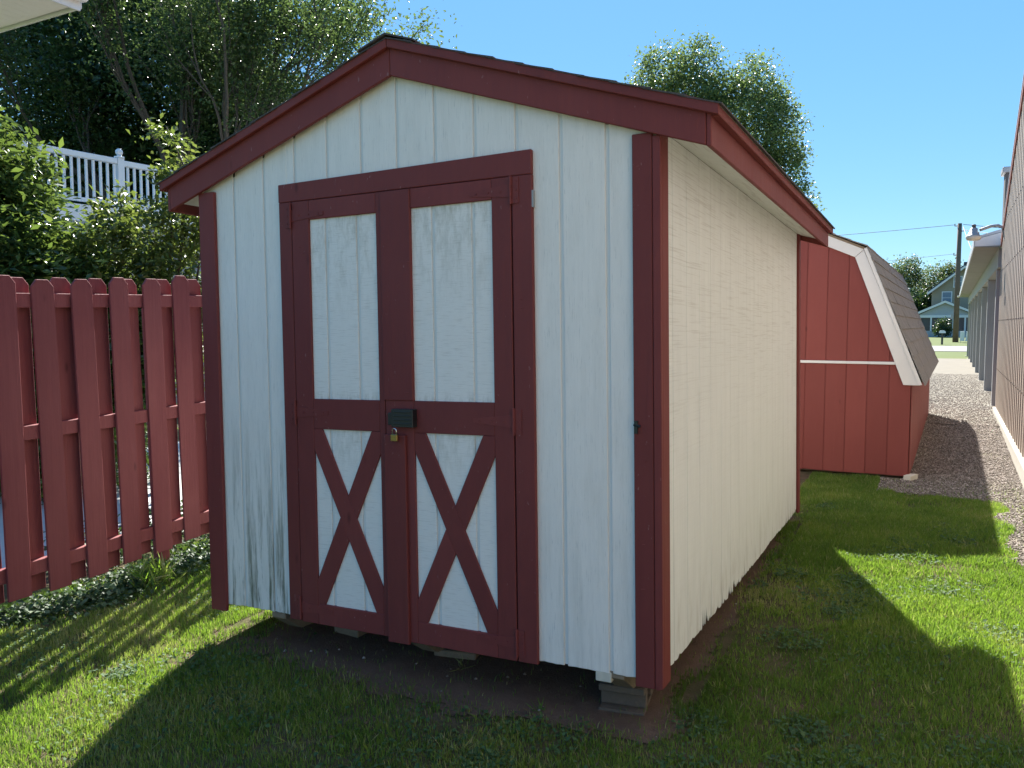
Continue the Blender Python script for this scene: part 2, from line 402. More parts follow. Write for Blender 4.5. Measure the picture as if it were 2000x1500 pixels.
def m_peb():
    k = N('pebbles'); a = k.n('ShaderNodeAttribute', attribute_name='rnd').outputs['Fac']
    col = k.ramp(a, [(0, (.09, .075, .06)), (.4, (.21, .175, .145)), (.75, (.33, .28, .24)), (1, (.48, .43, .38))])
    return k.done(k.pbr(col, .85, spec=.3))
g2 = np.random.default_rng(3)
P = []
while len(P) < 30000:
    x = g2.uniform(2.6, 4.5); y = 1.2+9.2*g2.uniform()**1.1
    if is_gravel(x, y) and not (x < 3.15 and y > 5.9): P.append((x, y, gh(x, y)+.014+amp_h(x, y)))
for _ in range(15000):
    y = 10.4+14*g2.uniform()**1.4; P.append((g2.uniform(3.2, 4.6), y, .040))
for _ in range(300):   # stray stones and crumbs in the dirt
    x = g2.uniform(-.1, 2.9); y = g2.uniform(-.9, 3.8)
    if is_dirt(x, y): P.append((x, y, gh(x, y)+.008+amp_h(x, y)))
P = np.array(P); pebbles('gravel_stones', P, g2.uniform(.004, .013, len(P))*np.where(P[:, 1] > 10, 1.15, 1), m_peb(), g2)

# ------------------------------------------------------------------ GRASS
GR = m_leaf('grass_blades', [(.055, .12, .018), (.09, .19, .025), (.16, .28, .034), (.28, .33, .06), (.46, .41, .20)], .45, .6, (.30, .48, .04))
WEED = m_leaf('broadleaf_weeds', [(.030, .08, .026), (.06, .13, .045), (.09, .16, .05)], .25, .75, (.20, .34, .06))
g3 = np.random.default_rng(11)
def grass(name, n, x0, x1, y0, y1, hmin, hmax, w, ok):
    X = g3.uniform(x0, x1, n*2); Y = g3.uniform(y0, y1, n*2)
    d = np.array([noise.noise((a*1.3, b*1.3, 5))+.6*noise.noise((a*4.5, b*4.5, 9)) for a, b in zip(X, Y)])
    keep = (g3.uniform(-1.0, .10, n*2) < d)
    keep &= np.array([ok(a, b) for a, b in zip(X, Y)])
    X, Y, d = X[keep][:n], Y[keep][:n], d[keep][:n]; m = len(X)
    Z = ghn(X, Y)+np.array([amp_h(a, b) for a, b in zip(X, Y)])
    h = g3.uniform(hmin, hmax, m)*(1+.5*np.clip(d, -.6, .8)); an = g3.uniform(0, 2*PI, m); ln = g3.uniform(.1, .75, m)*h
    la = an+g3.normal(0, .5, m); wx, wy = np.cos(an+PI/2)*w, np.sin(an+PI/2)*w; ww = g3.uniform(.6, 1.3, m)
    wx *= ww; wy *= ww
    B = np.stack([X, Y, Z], 1); W_ = np.stack([wx, wy, np.zeros(m)], 1)
    L = np.stack([np.cos(la)*ln, np.sin(la)*ln, np.zeros(m)], 1); up_ = np.array([0, 0, 1.])
    M_ = B+L*.3+up_*h[:, None]*.6; T = B+L+up_*h[:, None]*.95
    V = np.stack([B-W_, B+W_, M_-W_*.8, M_+W_*.8, T], 1).reshape(-1, 3); i = np.arange(m)[:, None]*5
    F = np.concatenate([i+np.array([[0, 1, 3]]), i+np.array([[0, 3, 2]]), i+np.array([[2, 3, 4]])])
    patch = np.array([noise.noise((a*.9, b*.9, 31))+.5*noise.noise((a*3, b*3, 37)) for a, b in zip(X, Y)])
    r = np.clip(.38+patch*.62+g3.normal(0, .19, m), 0, 1); r[g3.uniform(size=m) < .055] = .98
    npmesh(name, V, F, GR, None, np.repeat(r, 5), kind='stuff')
def lawn_ok(x, y):
    if is_gravel(x, y): return random.random() < .03
    da = dirt_amt(x, y)
    if da > .02: return random.random() > da**.6*(.97 if (.1 < x < 2.4 and y > 0) else .90)
    if -.05 < x < 2.5 and -.02 < y < 3.85: return False
    return True
grass('lawn_grass', 240000, -1.5, 4.3, -2.1, 1.5, .016, .042, .0017, lawn_ok)
grass('back_lawn_grass', 110000, 1.9, 4.35, 1.5, 5.9, .02, .048, .0021, lambda x, y: lawn_ok(x, y) and x > 2.3)
grass('side_lawn_grass', 30000, -1.6, .0, 1.5, 4.2, .02, .045, .0022, lawn_ok)
def weeds(name, n, spots, size, mat=WEED):
    P = []
    for _ in range(n):
        cx, cy, rr = spots[random.randrange(len(spots))]
        a = random.random()*2*PI; r = rr*math.sqrt(random.random()); x, y = cx+r*math.cos(a), cy+r*math.sin(a)
        if -1.5 < x < 4.2 and lawn_ok(x, y): P.append((x, y, gh(x, y)+amp_h(x, y)+random.uniform(.006, .03)))
    return leaves(name, np.array(P), size, mat, aspect=.85, upb=2.2, fold=.1, g=g3, props={'kind': 'stuff'})
sp = [(g3.uniform(-1.3, 4.0), g3.uniform(-1.9, 4.6), g3.uniform(.06, .30)) for _ in range(95)]
sp += [(3.2, 1.2, .35), (3.3, .2, .4), (2.9, 2.2, .25), (2.6, -.4, .4), (1.8, -.9, .5), (1.0, -.8, .45), (.1, -.5, .3), (-.5, -.6, .25), (.35, -.9, .3), (3.3, 3.1, .2)]
def tufts(name, n, h):
    P = []; rn = []
    while len(P) < n:
        cx, cy = g3.uniform(-1.3, 4.1), g3.uniform(-1.9, 5.0)
        if not lawn_ok(cx, cy): continue
        v = g3.uniform(.1, .95)
        for _ in range(14):
            x, y = cx+g3.normal(0, .012), cy+g3.normal(0, .012); P.append((x, y, gh(x, y)+.004)); rn.append(np.clip(v+g3.normal(0, .1), 0, 1))
    leaves(name, np.array(P), h, GR, rn=np.array(rn), aspect=.07, upb=.05, fold=.1, hang=-1.3, g=g3, props={'kind': 'stuff'})
tufts('grass_tufts', 9000, .062)
weeds('lawn_weeds', 26000, sp, .021)
# dry leaves and straw litter
P = np.array([(x, y, gh(x, y)+.02) for x, y in ((g3.uniform(-1.4, 4.2), g3.uniform(-1.8, 5.2)) for _ in range(160)) if not (0 < x < 2.5 and 0 < y < 3.8)])
leaves('fallen_leaves', P, .03, m_leaf('dead_leaf', [(.10, .06, .035), (.22, .14, .07), (.32, .25, .13)], .15, .8), aspect=.6, upb=2, g=g3, props={'kind': 'stuff'})

# ------------------------------------------------------------------ THE WHITE SHED  (local frame: x along the front, y back, z up)
shed = thing('white_shed', 'white garden shed with dark red trim and double doors, raised on blocks', 'shed')
shed.matrix_world = Matrix(((1, -.001, -.023), (.001, 1, .014), (.023, -.014, 1))).to_4x4()
WD, DP = 2.44, 3.80
def zr(x): return 2.573-.337*abs(x-1.22)      # lower edge of the rake boards
def jag(a, b, z, amp, n=8):
    return [(a+(b-a)*i/n, z+random.uniform(-amp, amp)) for i in range(n+1)]
# backing wall, recessed behind the siding planks
w = MB()
w.prism([(0.01, .002), (WD-.01, -.008), (WD-.01, zr(WD)), (1.22, zr(1.22)+.03), (.01, zr(0))], .007, .03)
w.prism([(0.01, .02), (WD-.01, .02), (WD-.01, zr(WD)), (1.22, zr(1.22)+.03), (.01, zr(0))], DP-.03, DP-.006)
w.box(.007, .03, .032, DP-.032, .02, 2.19); w.box(WD-.03, WD-.007, .032, DP-.032, .19, 2.205)
w.box(.02, WD-.02, .04, DP-.04, .0, .02)
w.build('wall', TRIMW, shed)
MB().box(WD-.05, WD-.012, .034, DP-.034, .022, .188).build('sill_beam', m_plain('dark_sill_wood', (.10, .075, .055), .95, var=.4, scale=30, bstr=.6), shed)  # dark brown timber strip behind the notched lower edge of the siding
# front planks between grooves
gv = [.0]+[.21+.2025*i for i in range(11)]+[WD]
G = .0075
def front_plank(x0, x1, zb, mat=WHITE, amp=.003):
    if x1-x0 < .02: return
    zb_ = jag(x0, x1, zb, amp, 10) if amp else [(x0, zb), (x1, zb)]
    top = [(x1, zr(x1)+.03)]
    if x0 < 1.22 < x1: top.append((1.22, zr(1.22)+.03))
    top.append((x0, zr(x0)+.03))
    MB().prism(zb_+top, 0, .0068).build('siding_plank', mat, shed, bevel=.0025)
for a, b in zip(gv, gv[1:]):
    a2, b2 = a+(G if a > 0 else 0), b-(G if b < WD else 0)
    if b2 <= .60: front_plank(a2, b2, .0)
    elif a2 < .56: front_plank(a2, .56, 0.); front_plank(.56, b2, 2.10, amp=0)
    elif a2 >= 1.83 or (a2 < 1.87 and a2 > 1.80): front_plank(max(a2, 1.83), b2, -.012) if a2 > 1.83 else (front_plank(1.87, b2, -.012))
    elif b2 > 1.87: front_plank(a2, 1.87, 2.10, amp=0); front_plank(1.87, b2, -.012)
    else: front_plank(a2, b2, 2.10, amp=0)
# side planks with the rotted, splintered lower edge
def side_plank(y0, y1, x0, x1, rot):
    pts = []; n = 13 if rot > .05 else 8; y = y0
    for i in range(n+1):
        yy = y0+(y1-y0)*i/n
        e = random.uniform(-.004, .004)
        if rot > .01 and random.random() < .55: e += rot*random.random()**1.6*(1 if i % 2 else .35)
        pts.append((yy, -.015+.012*noise.noise((yy*1.3, 0, 0))+e))
    pts += [(y1, 2.2), (y0, 2.2)]
    return MB().prism(pts, x0, x1, 'x')
ys = [0.0]+[.2185+.2205*i for i in range(16)]+[DP]
for a, b in zip(ys, ys[1:]):
    c = (a+b)/2; rot = .12 if (.55 < c < .95 or 1.2 < c < 1.75 or c > 3.05) else .02
    side_plank(a+(.0035 if a else 0), b-.0035, WD-.0068, WD, rot).build('siding_plank', CREAM, shed, bevel=.0015)
    side_plank(a+(.003 if a else 0), b-.003, 0, .0068, .0).build('siding_plank', CREAM, shed)
# corner boards
cb = MB().box(-.022, .086, -.022, -.0005, -.036, zr(.03)-.005); cb.build('corner_board', RED, shed, bevel=.003)
MB().box(-.022, -.0005, .0, .09, -.036, 2.13).build('corner_board', RED, shed, bevel=.003)
MB().box(2.347, 2.428, -.022, -.0005, -.036, zr(2.40)-.002).build('corner_board', RED, shed, bevel=.003)
MB().prism([(2.4305, -.034), (2.4395, -.038), (2.4625, -.030), (2.4625, zr(2.45)), (2.4305, zr(2.45))], -.0235, -.0005).build('corner_board', RED, shed, bevel=.002)
MB().box(2.4405, 2.462, .0, .088, -.034, 2.195).build('corner_board', RED, shed, bevel=.003)
MB().box(2.4405, 2.460, DP-.06, DP+.02, -.034, 2.2).build('corner_board', RED, shed, bevel=.003)
MB().box(2.30, 2.4385, DP+.0005, DP+.021, -.034, 2.18).build('corner_board', RED, shed, bevel=.003)
MB().box(-.02, .09, DP+.0005, DP+.021, -.034, 2.1).build('corner_board', RED, shed, bevel=.003)
# rear planks
for a, b in zip(gv, gv[1:]):
    pl = [(a+.005, .0), (b-.005, .0), (b-.005, zr(b)+.02)]+([(1.22, zr(1.22)+.02)] if a < 1.22 < b else [])+[(a+.005, zr(a)+.02)]
    MB().prism(pl, DP-.005, DP).build('siding_plank', WHITE, shed)
# rake boards (front and rear), fascia, lip trim
for (y0, y1) in ((-.044, -.0245), (DP+.022, DP+.045)):
    for sgn in (-1, 1):
        xs = [1.22+sgn*t for t in (0.001, 1.425)]
        MB().prism([(xs[0], zr(xs[0])), (xs[1], zr(xs[1])), (xs[1], zr(xs[1])+.148), (xs[0], zr(xs[0])+.148)], y0, y1).build('rake_board', RED, shed, bevel=.003)
        t0, t1 = (-.068, -.0445) if y0 < 0 else (DP+.0455, DP+.066)
        xs = [1.22+sgn*t for t in (0.001, 1.478)]
        MB().prism([(xs[0], zr(xs[0])+.118), (xs[1], zr(xs[1])+.118), (xs[1], zr(xs[1])+.164), (xs[0], zr(xs[0])+.164)], t0, t1).build('lip_trim', RED, shed, bevel=.003)
for sgn in (-1, 1):
    X = lambda t: 1.22+sgn*t
    xa, xb = sorted((X(1.426), X(1.445)))
    MB().box(xa, xb, -.042, DP+.043, 2.088, 2.235).build('fascia', RED, shed, bevel=.003)
    xa, xb = sorted((X(1.446), X(1.476)))
    MB().box(xa, xb, -.044, DP+.045, 2.196, 2.232).build('lip_trim', RED, shed, bevel=.003)
    # sloped soffit in three plywood lengths
    for q in range(3):
        ya, yb = -.02+q*1.285, -.02+(q+1)*1.285-.003
        zs = lambda t: 2.2-(t-1.22)*.30
        MB().prism([(X(1.2205), zs(1.2205)), (X(1.4255), zs(1.4255)), (X(1.4255), zs(1.4255)+.008), (X(1.2205), zs(1.2205)+.008)], ya, yb).build('soffit', CREAM, shed)
    # roof deck and shingle courses
    zt = lambda t: 2.573-.337*t+.1535
    MB().prism([(X(0.001), zt(0)), (X(1.475), zt(1.475)), (X(1.475), zt(1.475)+.012), (X(0.001), zt(0)+.012)], -.044, DP+.044).build('roof_deck', TIMBER, shed)
    nc = 11; off = 0
    for c in range(nc):
        t1 = 1.49-c*1.49/nc; t0 = max(0.0, t1-1.49/nc-.03)
        off = .0125+.0
        ya = -.074+random.uniform(-.004, .004)
        sh = MB()
        z0, z1 = zt(t0)+off-.011, zt(t1)+off-.008
        for s_ in range(12):   # tabs with uneven butts
            a = ya+s_*(DP+.15)/12; b = ya+(s_+1)*(DP+.15)/12-.006; e = random.uniform(0, .006)
            sh.prism([(X(t0), z0), (X(t1+e*.5), z1), (X(t1+e*.5), z1+.006+e*.4), (X(t0), z0+.004)], a, b)
        sh.build('shingle_course', SHINGD, shed)
rc = MB()
for s_ in range(14):
    a = -.08+s_*.285; rc.prism([(1.22-.15, zr(1.37)+.170), (1.22, zr(1.22)+.170), (1.22+.15, zr(1.37)+.170), (1.22+.15, zr(1.37)+.177), (1.22, zr(1.22)+.178+.004*(s_ % 2)), (1.22-.15, zr(1.37)+.177)], a, a+.28)
rc.build('ridge_cap', SHINGD, shed)
# door frame
MB().prism([(.523, 2.068), (1.908, 2.068), (1.908, 2.170), (.523, 2.156)], -.022, -.0005).build('door_header', RED, shed, bevel=.003)
MB().box(.525, .6025, -.0215, -.0005, -.012, 2.067).build('door_jamb', RED, shed, bevel=.003)
MB().box(1.8155, 1.909, -.0215, -.0005, -.022, 2.067).build('door_jamb', RED, shed, bevel=.003)
MB().box(1.906, 1.914, -.020, -.0005, 1.93, 2.0).build('metal_clip', STEELG, shed)

def clip_band(p, q, hw, r):
    # polygon of a band p-q of half width hw clipped to rectangle r = (x0,x1,z0,z1)
    p, q = Vector(p), Vector(q); d = (q-p).normalized(); nn = Vector((-d.y, d.x))
    poly = [p-d*2+nn*hw, q+d*2+nn*hw, q+d*2-nn*hw, p-d*2-nn*hw]
    for ax, lim, keep in ((0, r[0], 1), (0, r[1], -1), (1, r[2], 1), (1, r[3], -1)):
        out = []
        for i in range(len(poly)):
            a, b = poly[i], poly[(i+1) % len(poly)]; ia = (a[ax]-lim)*keep >= 0; ib = (b[ax]-lim)*keep >= 0
            if ia: out.append(a)
            if ia != ib: out.append(a+(b-a)*((lim-a[ax])/(b[ax]-a[ax])))
        poly = out
    return [(v.x, v.y) for v in poly]
def hinge(door, x, z0, z1, side, col=RED):
    # barrel at the joint, butt plate on the jamb, long tapered strap on the leaf
    h = MB().tube([(x, -.030, z0), (x, -.030, z1)], .0065, 8)
    for zz in (z0+(z1-z0)*.3, z0+(z1-z0)*.62): h.tube([(x, -.030, zz), (x, -.030, zz+.003)], .0078, 8)
    a, b = sorted((x+side*.004, x+side*.036)); h.box(a, b, -.0255, -.0225, z0+.004, z1-.004)
    zc = (z0+z1)/2
    h.prism([(x-side*.004, zc-.028), (x-side*.004, zc+.028), (x-side*.20, zc+.009), (x-side*.20, zc-.009)], -.0255, -.0225)
    for s_ in (.05, .11, .17): h.tube([(x-side*s_, -.028, zc), (x-side*s_, -.0235, zc)], .005, 6)
    for s_ in (.2, .5, .8): h.tube([(x+side*.024, -.028, z0+(z1-z0)*s_), (x+side*.024, -.0235, z0+(z1-z0)*s_)], .0045, 6)
    h.build('hinge', col, door)
def door(x0, x1, wl, wr, zb, xs_g, side, hz, bot, mid0, mid1, winz):
    d = bpy.data.objects.new('door', None); COL.objects.link(d); d.parent = shed
    # white grooved panel strips behind the frame
    gg = [wl-.03]+xs_g+[wr+.03]
    for a, b in zip(gg, gg[1:]):
        a2 = a+(.0075 if a != gg[0] else 0); b2 = b-(.0075 if b != gg[-1] else 0)
        MB().box(a2, b2, -.0105, -.004, winz[0]-.03, winz[1]+.03).build('door_plank', PANEL, d, bevel=.002)
        MB().box(a2, b2, -.0105, -.004, bot-.03, mid0+.03).build('door_plank', PANEL, d, bevel=.002)
    MB().box(wl-.04, wr+.04, -.0038, .0055, bot-.04, 2.0).build('door_back', TRIMW, d)
    # frame
    MB().box(x0, wl, -.0225, -.0036, zb, 2.0655).build('stile', RED, d, bevel=.0025)
    MB().box(wr, x1, -.0225, -.0036, zb, 2.0655).build('stile', RED, d, bevel=.0025)
    MB().box(wl+.0005, wr-.0005, -.0222, -.0036, winz[1], 2.065).build('rail', RED, d, bevel=.0025)
    MB().box(wl+.0005, wr-.0005, -.0222, -.0036, mid0, mid1).build('rail', RED, d, bevel=.0025)
    MB().box(wl+.0005, wr-.0005, -.0222, -.0036, zb, bot).build('rail', RED, d, bevel=.0025)
    r = (wl+.0005, wr-.0005, bot+.0005, mid0-.0005); xm, zm = (wl+wr)/2, (bot+mid0)/2+.008
    k = 2.17
    dx, dz = .1, .1*k
    MB().prism(clip_band((xm-dx, zm+dz), (xm+dx, zm-dz), .045, r), -.0216, -.0107).build('brace', RED, d, bevel=.002)
    # the second brace is two halves butted against the first
    for s_ in (-1, 1):
        poly = clip_band((xm+dx, zm+dz), (xm-dx, zm-dz), .045, r)
        n_ = Vector((k, 1)).normalized()*s_          # side of the first brace
        out = []; c = Vector((xm, zm))
        poly = [Vector(p) for p in poly]
        f_ = lambda p: (p-c).dot(n_)-.0455
        for i in range(len(poly)):
            a, b = poly[i], poly[(i+1) % len(poly)]; fa, fb = f_(a), f_(b)
            if fa >= 0: out.append(a)
            if (fa >= 0) != (fb >= 0): out.append(a+(b-a)*(fa/(fa-fb)))
        MB().prism([(p.x, p.y) for p in out], -.0218, -.0107).build('brace', RED, d, bevel=.002)
    for z0, z1 in hz: hinge(d, x0-.003 if side < 0 else x1+.003, z0, z1, side)
    return d
d1 = door(.6065, 1.139, .712, 1.108, -.014, [.809, .9945], -1, [(1.938, 2.058), (.978, 1.098), (.0, .118)], .088, .957, 1.104, (1.104, 1.973))
d2 = door(1.143, 1.8095, 1.299, 1.717, -.022, [1.412, 1.618], 1, [(1.948, 2.066), (.966, 1.084), (-.002, .122)], .080, .959, 1.105, (1.105, 1.977))
# overlapping centre strip (astragal) carried by the right door
MB().box(1.141, 1.259, -.0400, -.0230, -.030, .948).build('astragal', RED, d2, bevel=.003)
MB().box(1.137, 1.300, -.0300, -.0230, 1.106, 2.064).build('astragal', RED, d2, bevel=.003)
# black slide latch
lt = MB().box(1.199, 1.317, -.060, -.0235, .986, 1.068)
for q in range(4): lt.box(1.214, 1.307, -.0635, -.0605, .998+q*.018, 1.006+q*.018)
lt.build('latch', BLACKP, d2, bevel=.004)
MB().box(1.174, 1.196, -.052, -.0305, .994, 1.050).tube([(1.185, -.047, 1.022), (1.232, -.047, 1.022)], .006, 8).build('latch_strike', BLACKP, d2, bevel=.003)
MB().box(2.352, 2.366, -.034, -.0225, .995, 1.045).tube([(2.350, -.030, 1.03), (2.376, -.030, 1.022)], .006, 6).build('hook', BLACKP, shed)
# nails showing on the red trim
nl = MB()
for _ in range(26):
    x = random.choice((.56, .66, 1.76, 1.86, .03, 2.39, 1.28, 1.20)); z = random.uniform(.1, 2.0)
    yy = -.0405 if (1.15 < x < 1.25 and z < .94) else (-.0305 if 1.15 < x < 1.299 else -.0228)
    nl.tube([(x+random.uniform(-.02, .02)*(x != 1.2), yy-.0005, z), (x, yy+.001, z)], .0022, 5)
nl.build('nail_heads', RED, shed, kind='stuff')
# skids below the floor, ends cut at a slant
for (a, b) in ((.38, .47), (1.22, 1.31), (2.20, 2.29)):
    MB().prism([(.004, -.002), (.004, -.03), (.13, -.115), (DP-.15, -.115), (DP-.02, -.03), (DP-.02, -.002)], a, b, 'x').build('skid', TIMBER, shed, bevel=.003)
fl = MB().box(.03, WD-.03, .045, .08, -.0015, .0); fl.build('floor_joist', TIMBER, shed)

pad = thing('padlock', 'small brass padlock hanging from the black latch on the shed doors', 'padlock', (1.197, -.05, .986))
MB().box(-.017, .017, -.006, .008, -.036, -.004).build('lock_body', BRASS, pad, bevel=.003)
for q in range(4): MB().box(-.0175, .0175, -.0072, -.0055, -.033+q*.0075, -.0295+q*.0075).build('lock_plate', BRASS, pad)
MB().tube([(-.011, 0, -.005), (-.011, 0, .013), (-.008, 0, .020), (0, 0, .023), (.008, 0, .020), (.011, 0, .013), (.011, 0, -.005)], .0028, 8).build('shackle', CHROME, pad, smooth=True)

# blocks under the shed
def cmu(name, loc, rz, label, sx=.20, sy=.39, sz=.145):
    t = thing(name, label, 'concrete block', loc, (0, 0, rz), 'blocks holding up the white shed')
    b = MB(); x0, x1 = -sx/2, sx/2; y0, y1 = 0, sy; tk = .03
    b.box(x0, x1, y0+.02, y1, 0, tk); b.box(x0, x1, y0+.02, y1, sz-tk, sz)
    for yy in (y0+.05, (y0+y1)/2-.015, y1-.03): b.box(x0, x1, yy, yy+.03, tk, sz-tk)
    for z0 in (0, sz-tk): b.box(x0, x1, y0, y0+.019, z0, z0+tk)
    b.build('block_body', CMU, t, bevel=.004); return t
cmu('concrete_block', (2.235, .13, gh(0, 0)-.012), R(8), 'hollow concrete block under the right front corner of the white shed', sz=.135)
def cap(name, loc, rz, label, sx=.2, sy=.39, sz=.085, mat=CMU):
    t = thing(name, label, 'concrete block', loc, (0, 0, rz), 'blocks holding up the white shed')
    MB().box(-sx/2, sx/2, 0, sy, 0, sz).build('block_body', mat, t, bevel=.006); return t
cap('concrete_block', (.62, .30, gh(0, 0)-.045), R(-4), 'flat block under the shed beside the left foot of the double doors', .17, .3, .12, TIMBER)
cap('concrete_block', (1.30, .30, gh(0, 0)-.04), R(12), 'half buried block on the dirt beneath the centre of the shed doors', .22, .3, .085, TIMBER)
sh_ = MB().box(2.165, 2.235, .0, .14, -.052, -.008); o = sh_.build('wood_shim', PLY, None, bevel=.003)
tag(o, 'pale wooden shim on the hollow block under the right front corner', 'shim')
o.matrix_world = shed.matrix_world

# ------------------------------------------------------------------ RED PICKET FENCE
fence = thing('picket_fence', 'red board on board fence with dog eared pickets left of the white shed', 'fence', (-1.067, -.261, -.033), (R(1.2), 0, R(.7)))
fence.scale = (.917, .917, .917)
def picket(front):
    w2, H = (.0725 if front else .077), 1.935; t = .018
    x0, x1 = (-t, 0) if front else (-t-.040-t-.004, -t-.044)
    return MB().prism([(-w2, 0), (w2, 0), (w2, H-.045), (w2-.036, H), (-w2+.036, H), (-w2, H-.045)], x0, x1, 'x').mesh('picket')
pf, pb = picket(True), picket(False); pf.materials.append(FRED); pb.materials.append(FRED)
for i in range(-9, 19):
    for k_, me in ((0, pf), (1, pb)):
        o = bpy.data.objects.new('picket', me); COL.objects.link(o); o.parent = fence
        o.location = (random.uniform(-.002, .002), .113+.2655*i+(.1325 if k_ else 0)+random.uniform(-.006, .006), random.uniform(-.014, .010)+.018*max(0, min(i, 6))*.5)
        o.rotation_euler = (random.uniform(-.009, .009), random.uniform(-.004, .004), random.uniform(-.04, .04)); o.scale.z = random.uniform(.992, 1.008)
        bv = o.modifiers.new('bevel', 'BEVEL'); bv.width = .003; bv.segments = 1
for z0 in (.12, .955, 1.755):
    MB().box(-.0195-.040, -.0195, -2.4, 4.95, z0, z0+.088).build('fence_rail', FRED, fence, bevel=.003)
for y in (-1.6, .98, 3.5):
    MB().box(-.155, -.0665-.018, y-.045, y+.045, -.3, 1.75).build('fence_post', FRED, fence, bevel=.004)

# ivy creeping along the foot of the fence
IVY = m_leaf('ivy_leaves', [(.018, .042, .016), (.035, .075, .03), (.07, .12, .05), (.15, .20, .11)], .2, .6, (.15, .26, .06))
P = []
for _ in range(5200):
    y = random.uniform(-1.2, 1.3); wd = .30+.1*math.sin(y*3)+.08*math.cos(y*7); wd *= 1 if y < .3 else max(.2, 1-(y-.3)*.7)
    x = -1.22+abs(random.gauss(0, .55))*wd*.8
    if x > -1.22+wd*1.3: continue
    P.append((x, y, gh(x, y)+random.uniform(.01, .11)*max(.2, 1-(x+1.22)/(wd*1.6))))
o = leaves('ivy', np.array(P), .034, IVY, aspect=.8, upb=.9, fold=.15, g=g3, props={'kind': 'stuff'})
P = [(random.gauss(-.98, .05), random.gauss(.38, .07), gh(0, .6)+random.uniform(0, .1)) for _ in range(160)]
o = leaves('ribbon_grass', np.array(P), .15, GR, aspect=.07, upb=.1, fold=.1, hang=-1.6, g=g3, props={'kind': 'stuff'})

# small weeds and low plants behind the fence foot
P = [(random.uniform(-2.1, -1.30), random.uniform(.2, 3.6), gh(0, 1)+random.uniform(.0, .35)**1.3) for _ in range(4500)]
leaves('low_shrubbery', np.array(P), .045, IVY, aspect=.6, g=g3, props={'kind': 'stuff'})
P = [(random.gauss(-.95, .10), random.gauss(1.75, .16), gh(0, 2)+abs(random.gauss(0, .10))) for _ in range(900)]
o = leaves('small_shrub', np.array(P), .035, m_leaf('small_shrub_leaves', [(.06, .11, .02), (.12, .18, .03), (.2, .24, .05)], .4, .4), aspect=.5, g=g3)
tag(o, 'low leafy green shrub in the gap between the red fence and shed', 'shrub')

# ------------------------------------------------------------------ RED GAMBREL BARN
barn = thing('red_barn_shed', 'red gambrel roofed barn shed with white trim behind the white shed', 'shed', (3.2, 5.95, 0), (0, 0, R(-1.34)))
# local: x to the right (0 = right wall), y back
HW = 1.52; L = 6.0; KX, KZ = -.46, 2.235; ex, ez = .035, .93; RZ = 2.70
def gam(off=0.): return [(-2*HW, -.0), (0, -.0), (0, .98), (KX, KZ-off), (-HW, RZ-off), (-2*HW-KX, KZ-off), (-2*HW, .98)]
MB().prism([(x*.995-.006, z) for x, z in gam(.06)], .006, L).build('wall', BRED, barn)
gb = [0-.003-.2015*i for i in range(16)]
def gtop(x):
    x = -abs(x) if x > -HW else -(2*HW+x)
    if x < KX: return KZ+(RZ-KZ)*(KX-x)/(KX+HW)-.05
    return .98+(KZ-.98)*(-x)/(-KX)-.05
for a, b in zip(gb[1:], gb):
    a2, b2 = a+.0045, b-.0045
    for z0, z1 in ((.0, 1.118), (1.150, None)):
        if z1 is None:
            pts = [(a2, z0), (b2, z0)]
            if gtop(b2) < z0:
                # clipped by the steep slope
                xx = -((z0+.05-.98)/(KZ-.98))*(-KX)
                if xx < a2+.01: continue
                pts = [(a2, z0), (xx, z0), (a2, gtop(a2))]
            else:
                pts.append((b2, gtop(b2)))
                if a2 < KX < b2: pts.append((KX, gtop(KX)))
                pts.append((a2, gtop(a2)))
        else: pts = [(a2, z0+random.uniform(-.006, .006)), (b2, z0+random.uniform(-.006, .006)), (b2, min(z1, gtop(b2)) if b2 > -.1 else z1), (a2, min(z1, gtop(a2)) if a2 > -.1 else z1)]
        MB().prism(pts, -.001, .0055).build('siding_plank', BRED, barn, bevel=.0015)
for i in range(29):
    MB().box(.0, .006, .008+i*.2055, .008+i*.2055+.199, .0, .98).build('siding_plank', BRED, barn)
MB().box(-2*HW+.02, -.102, -.020, -.0015, 1.1205, 1.148).build('trim_strip', TRIMW, barn, bevel=.002)
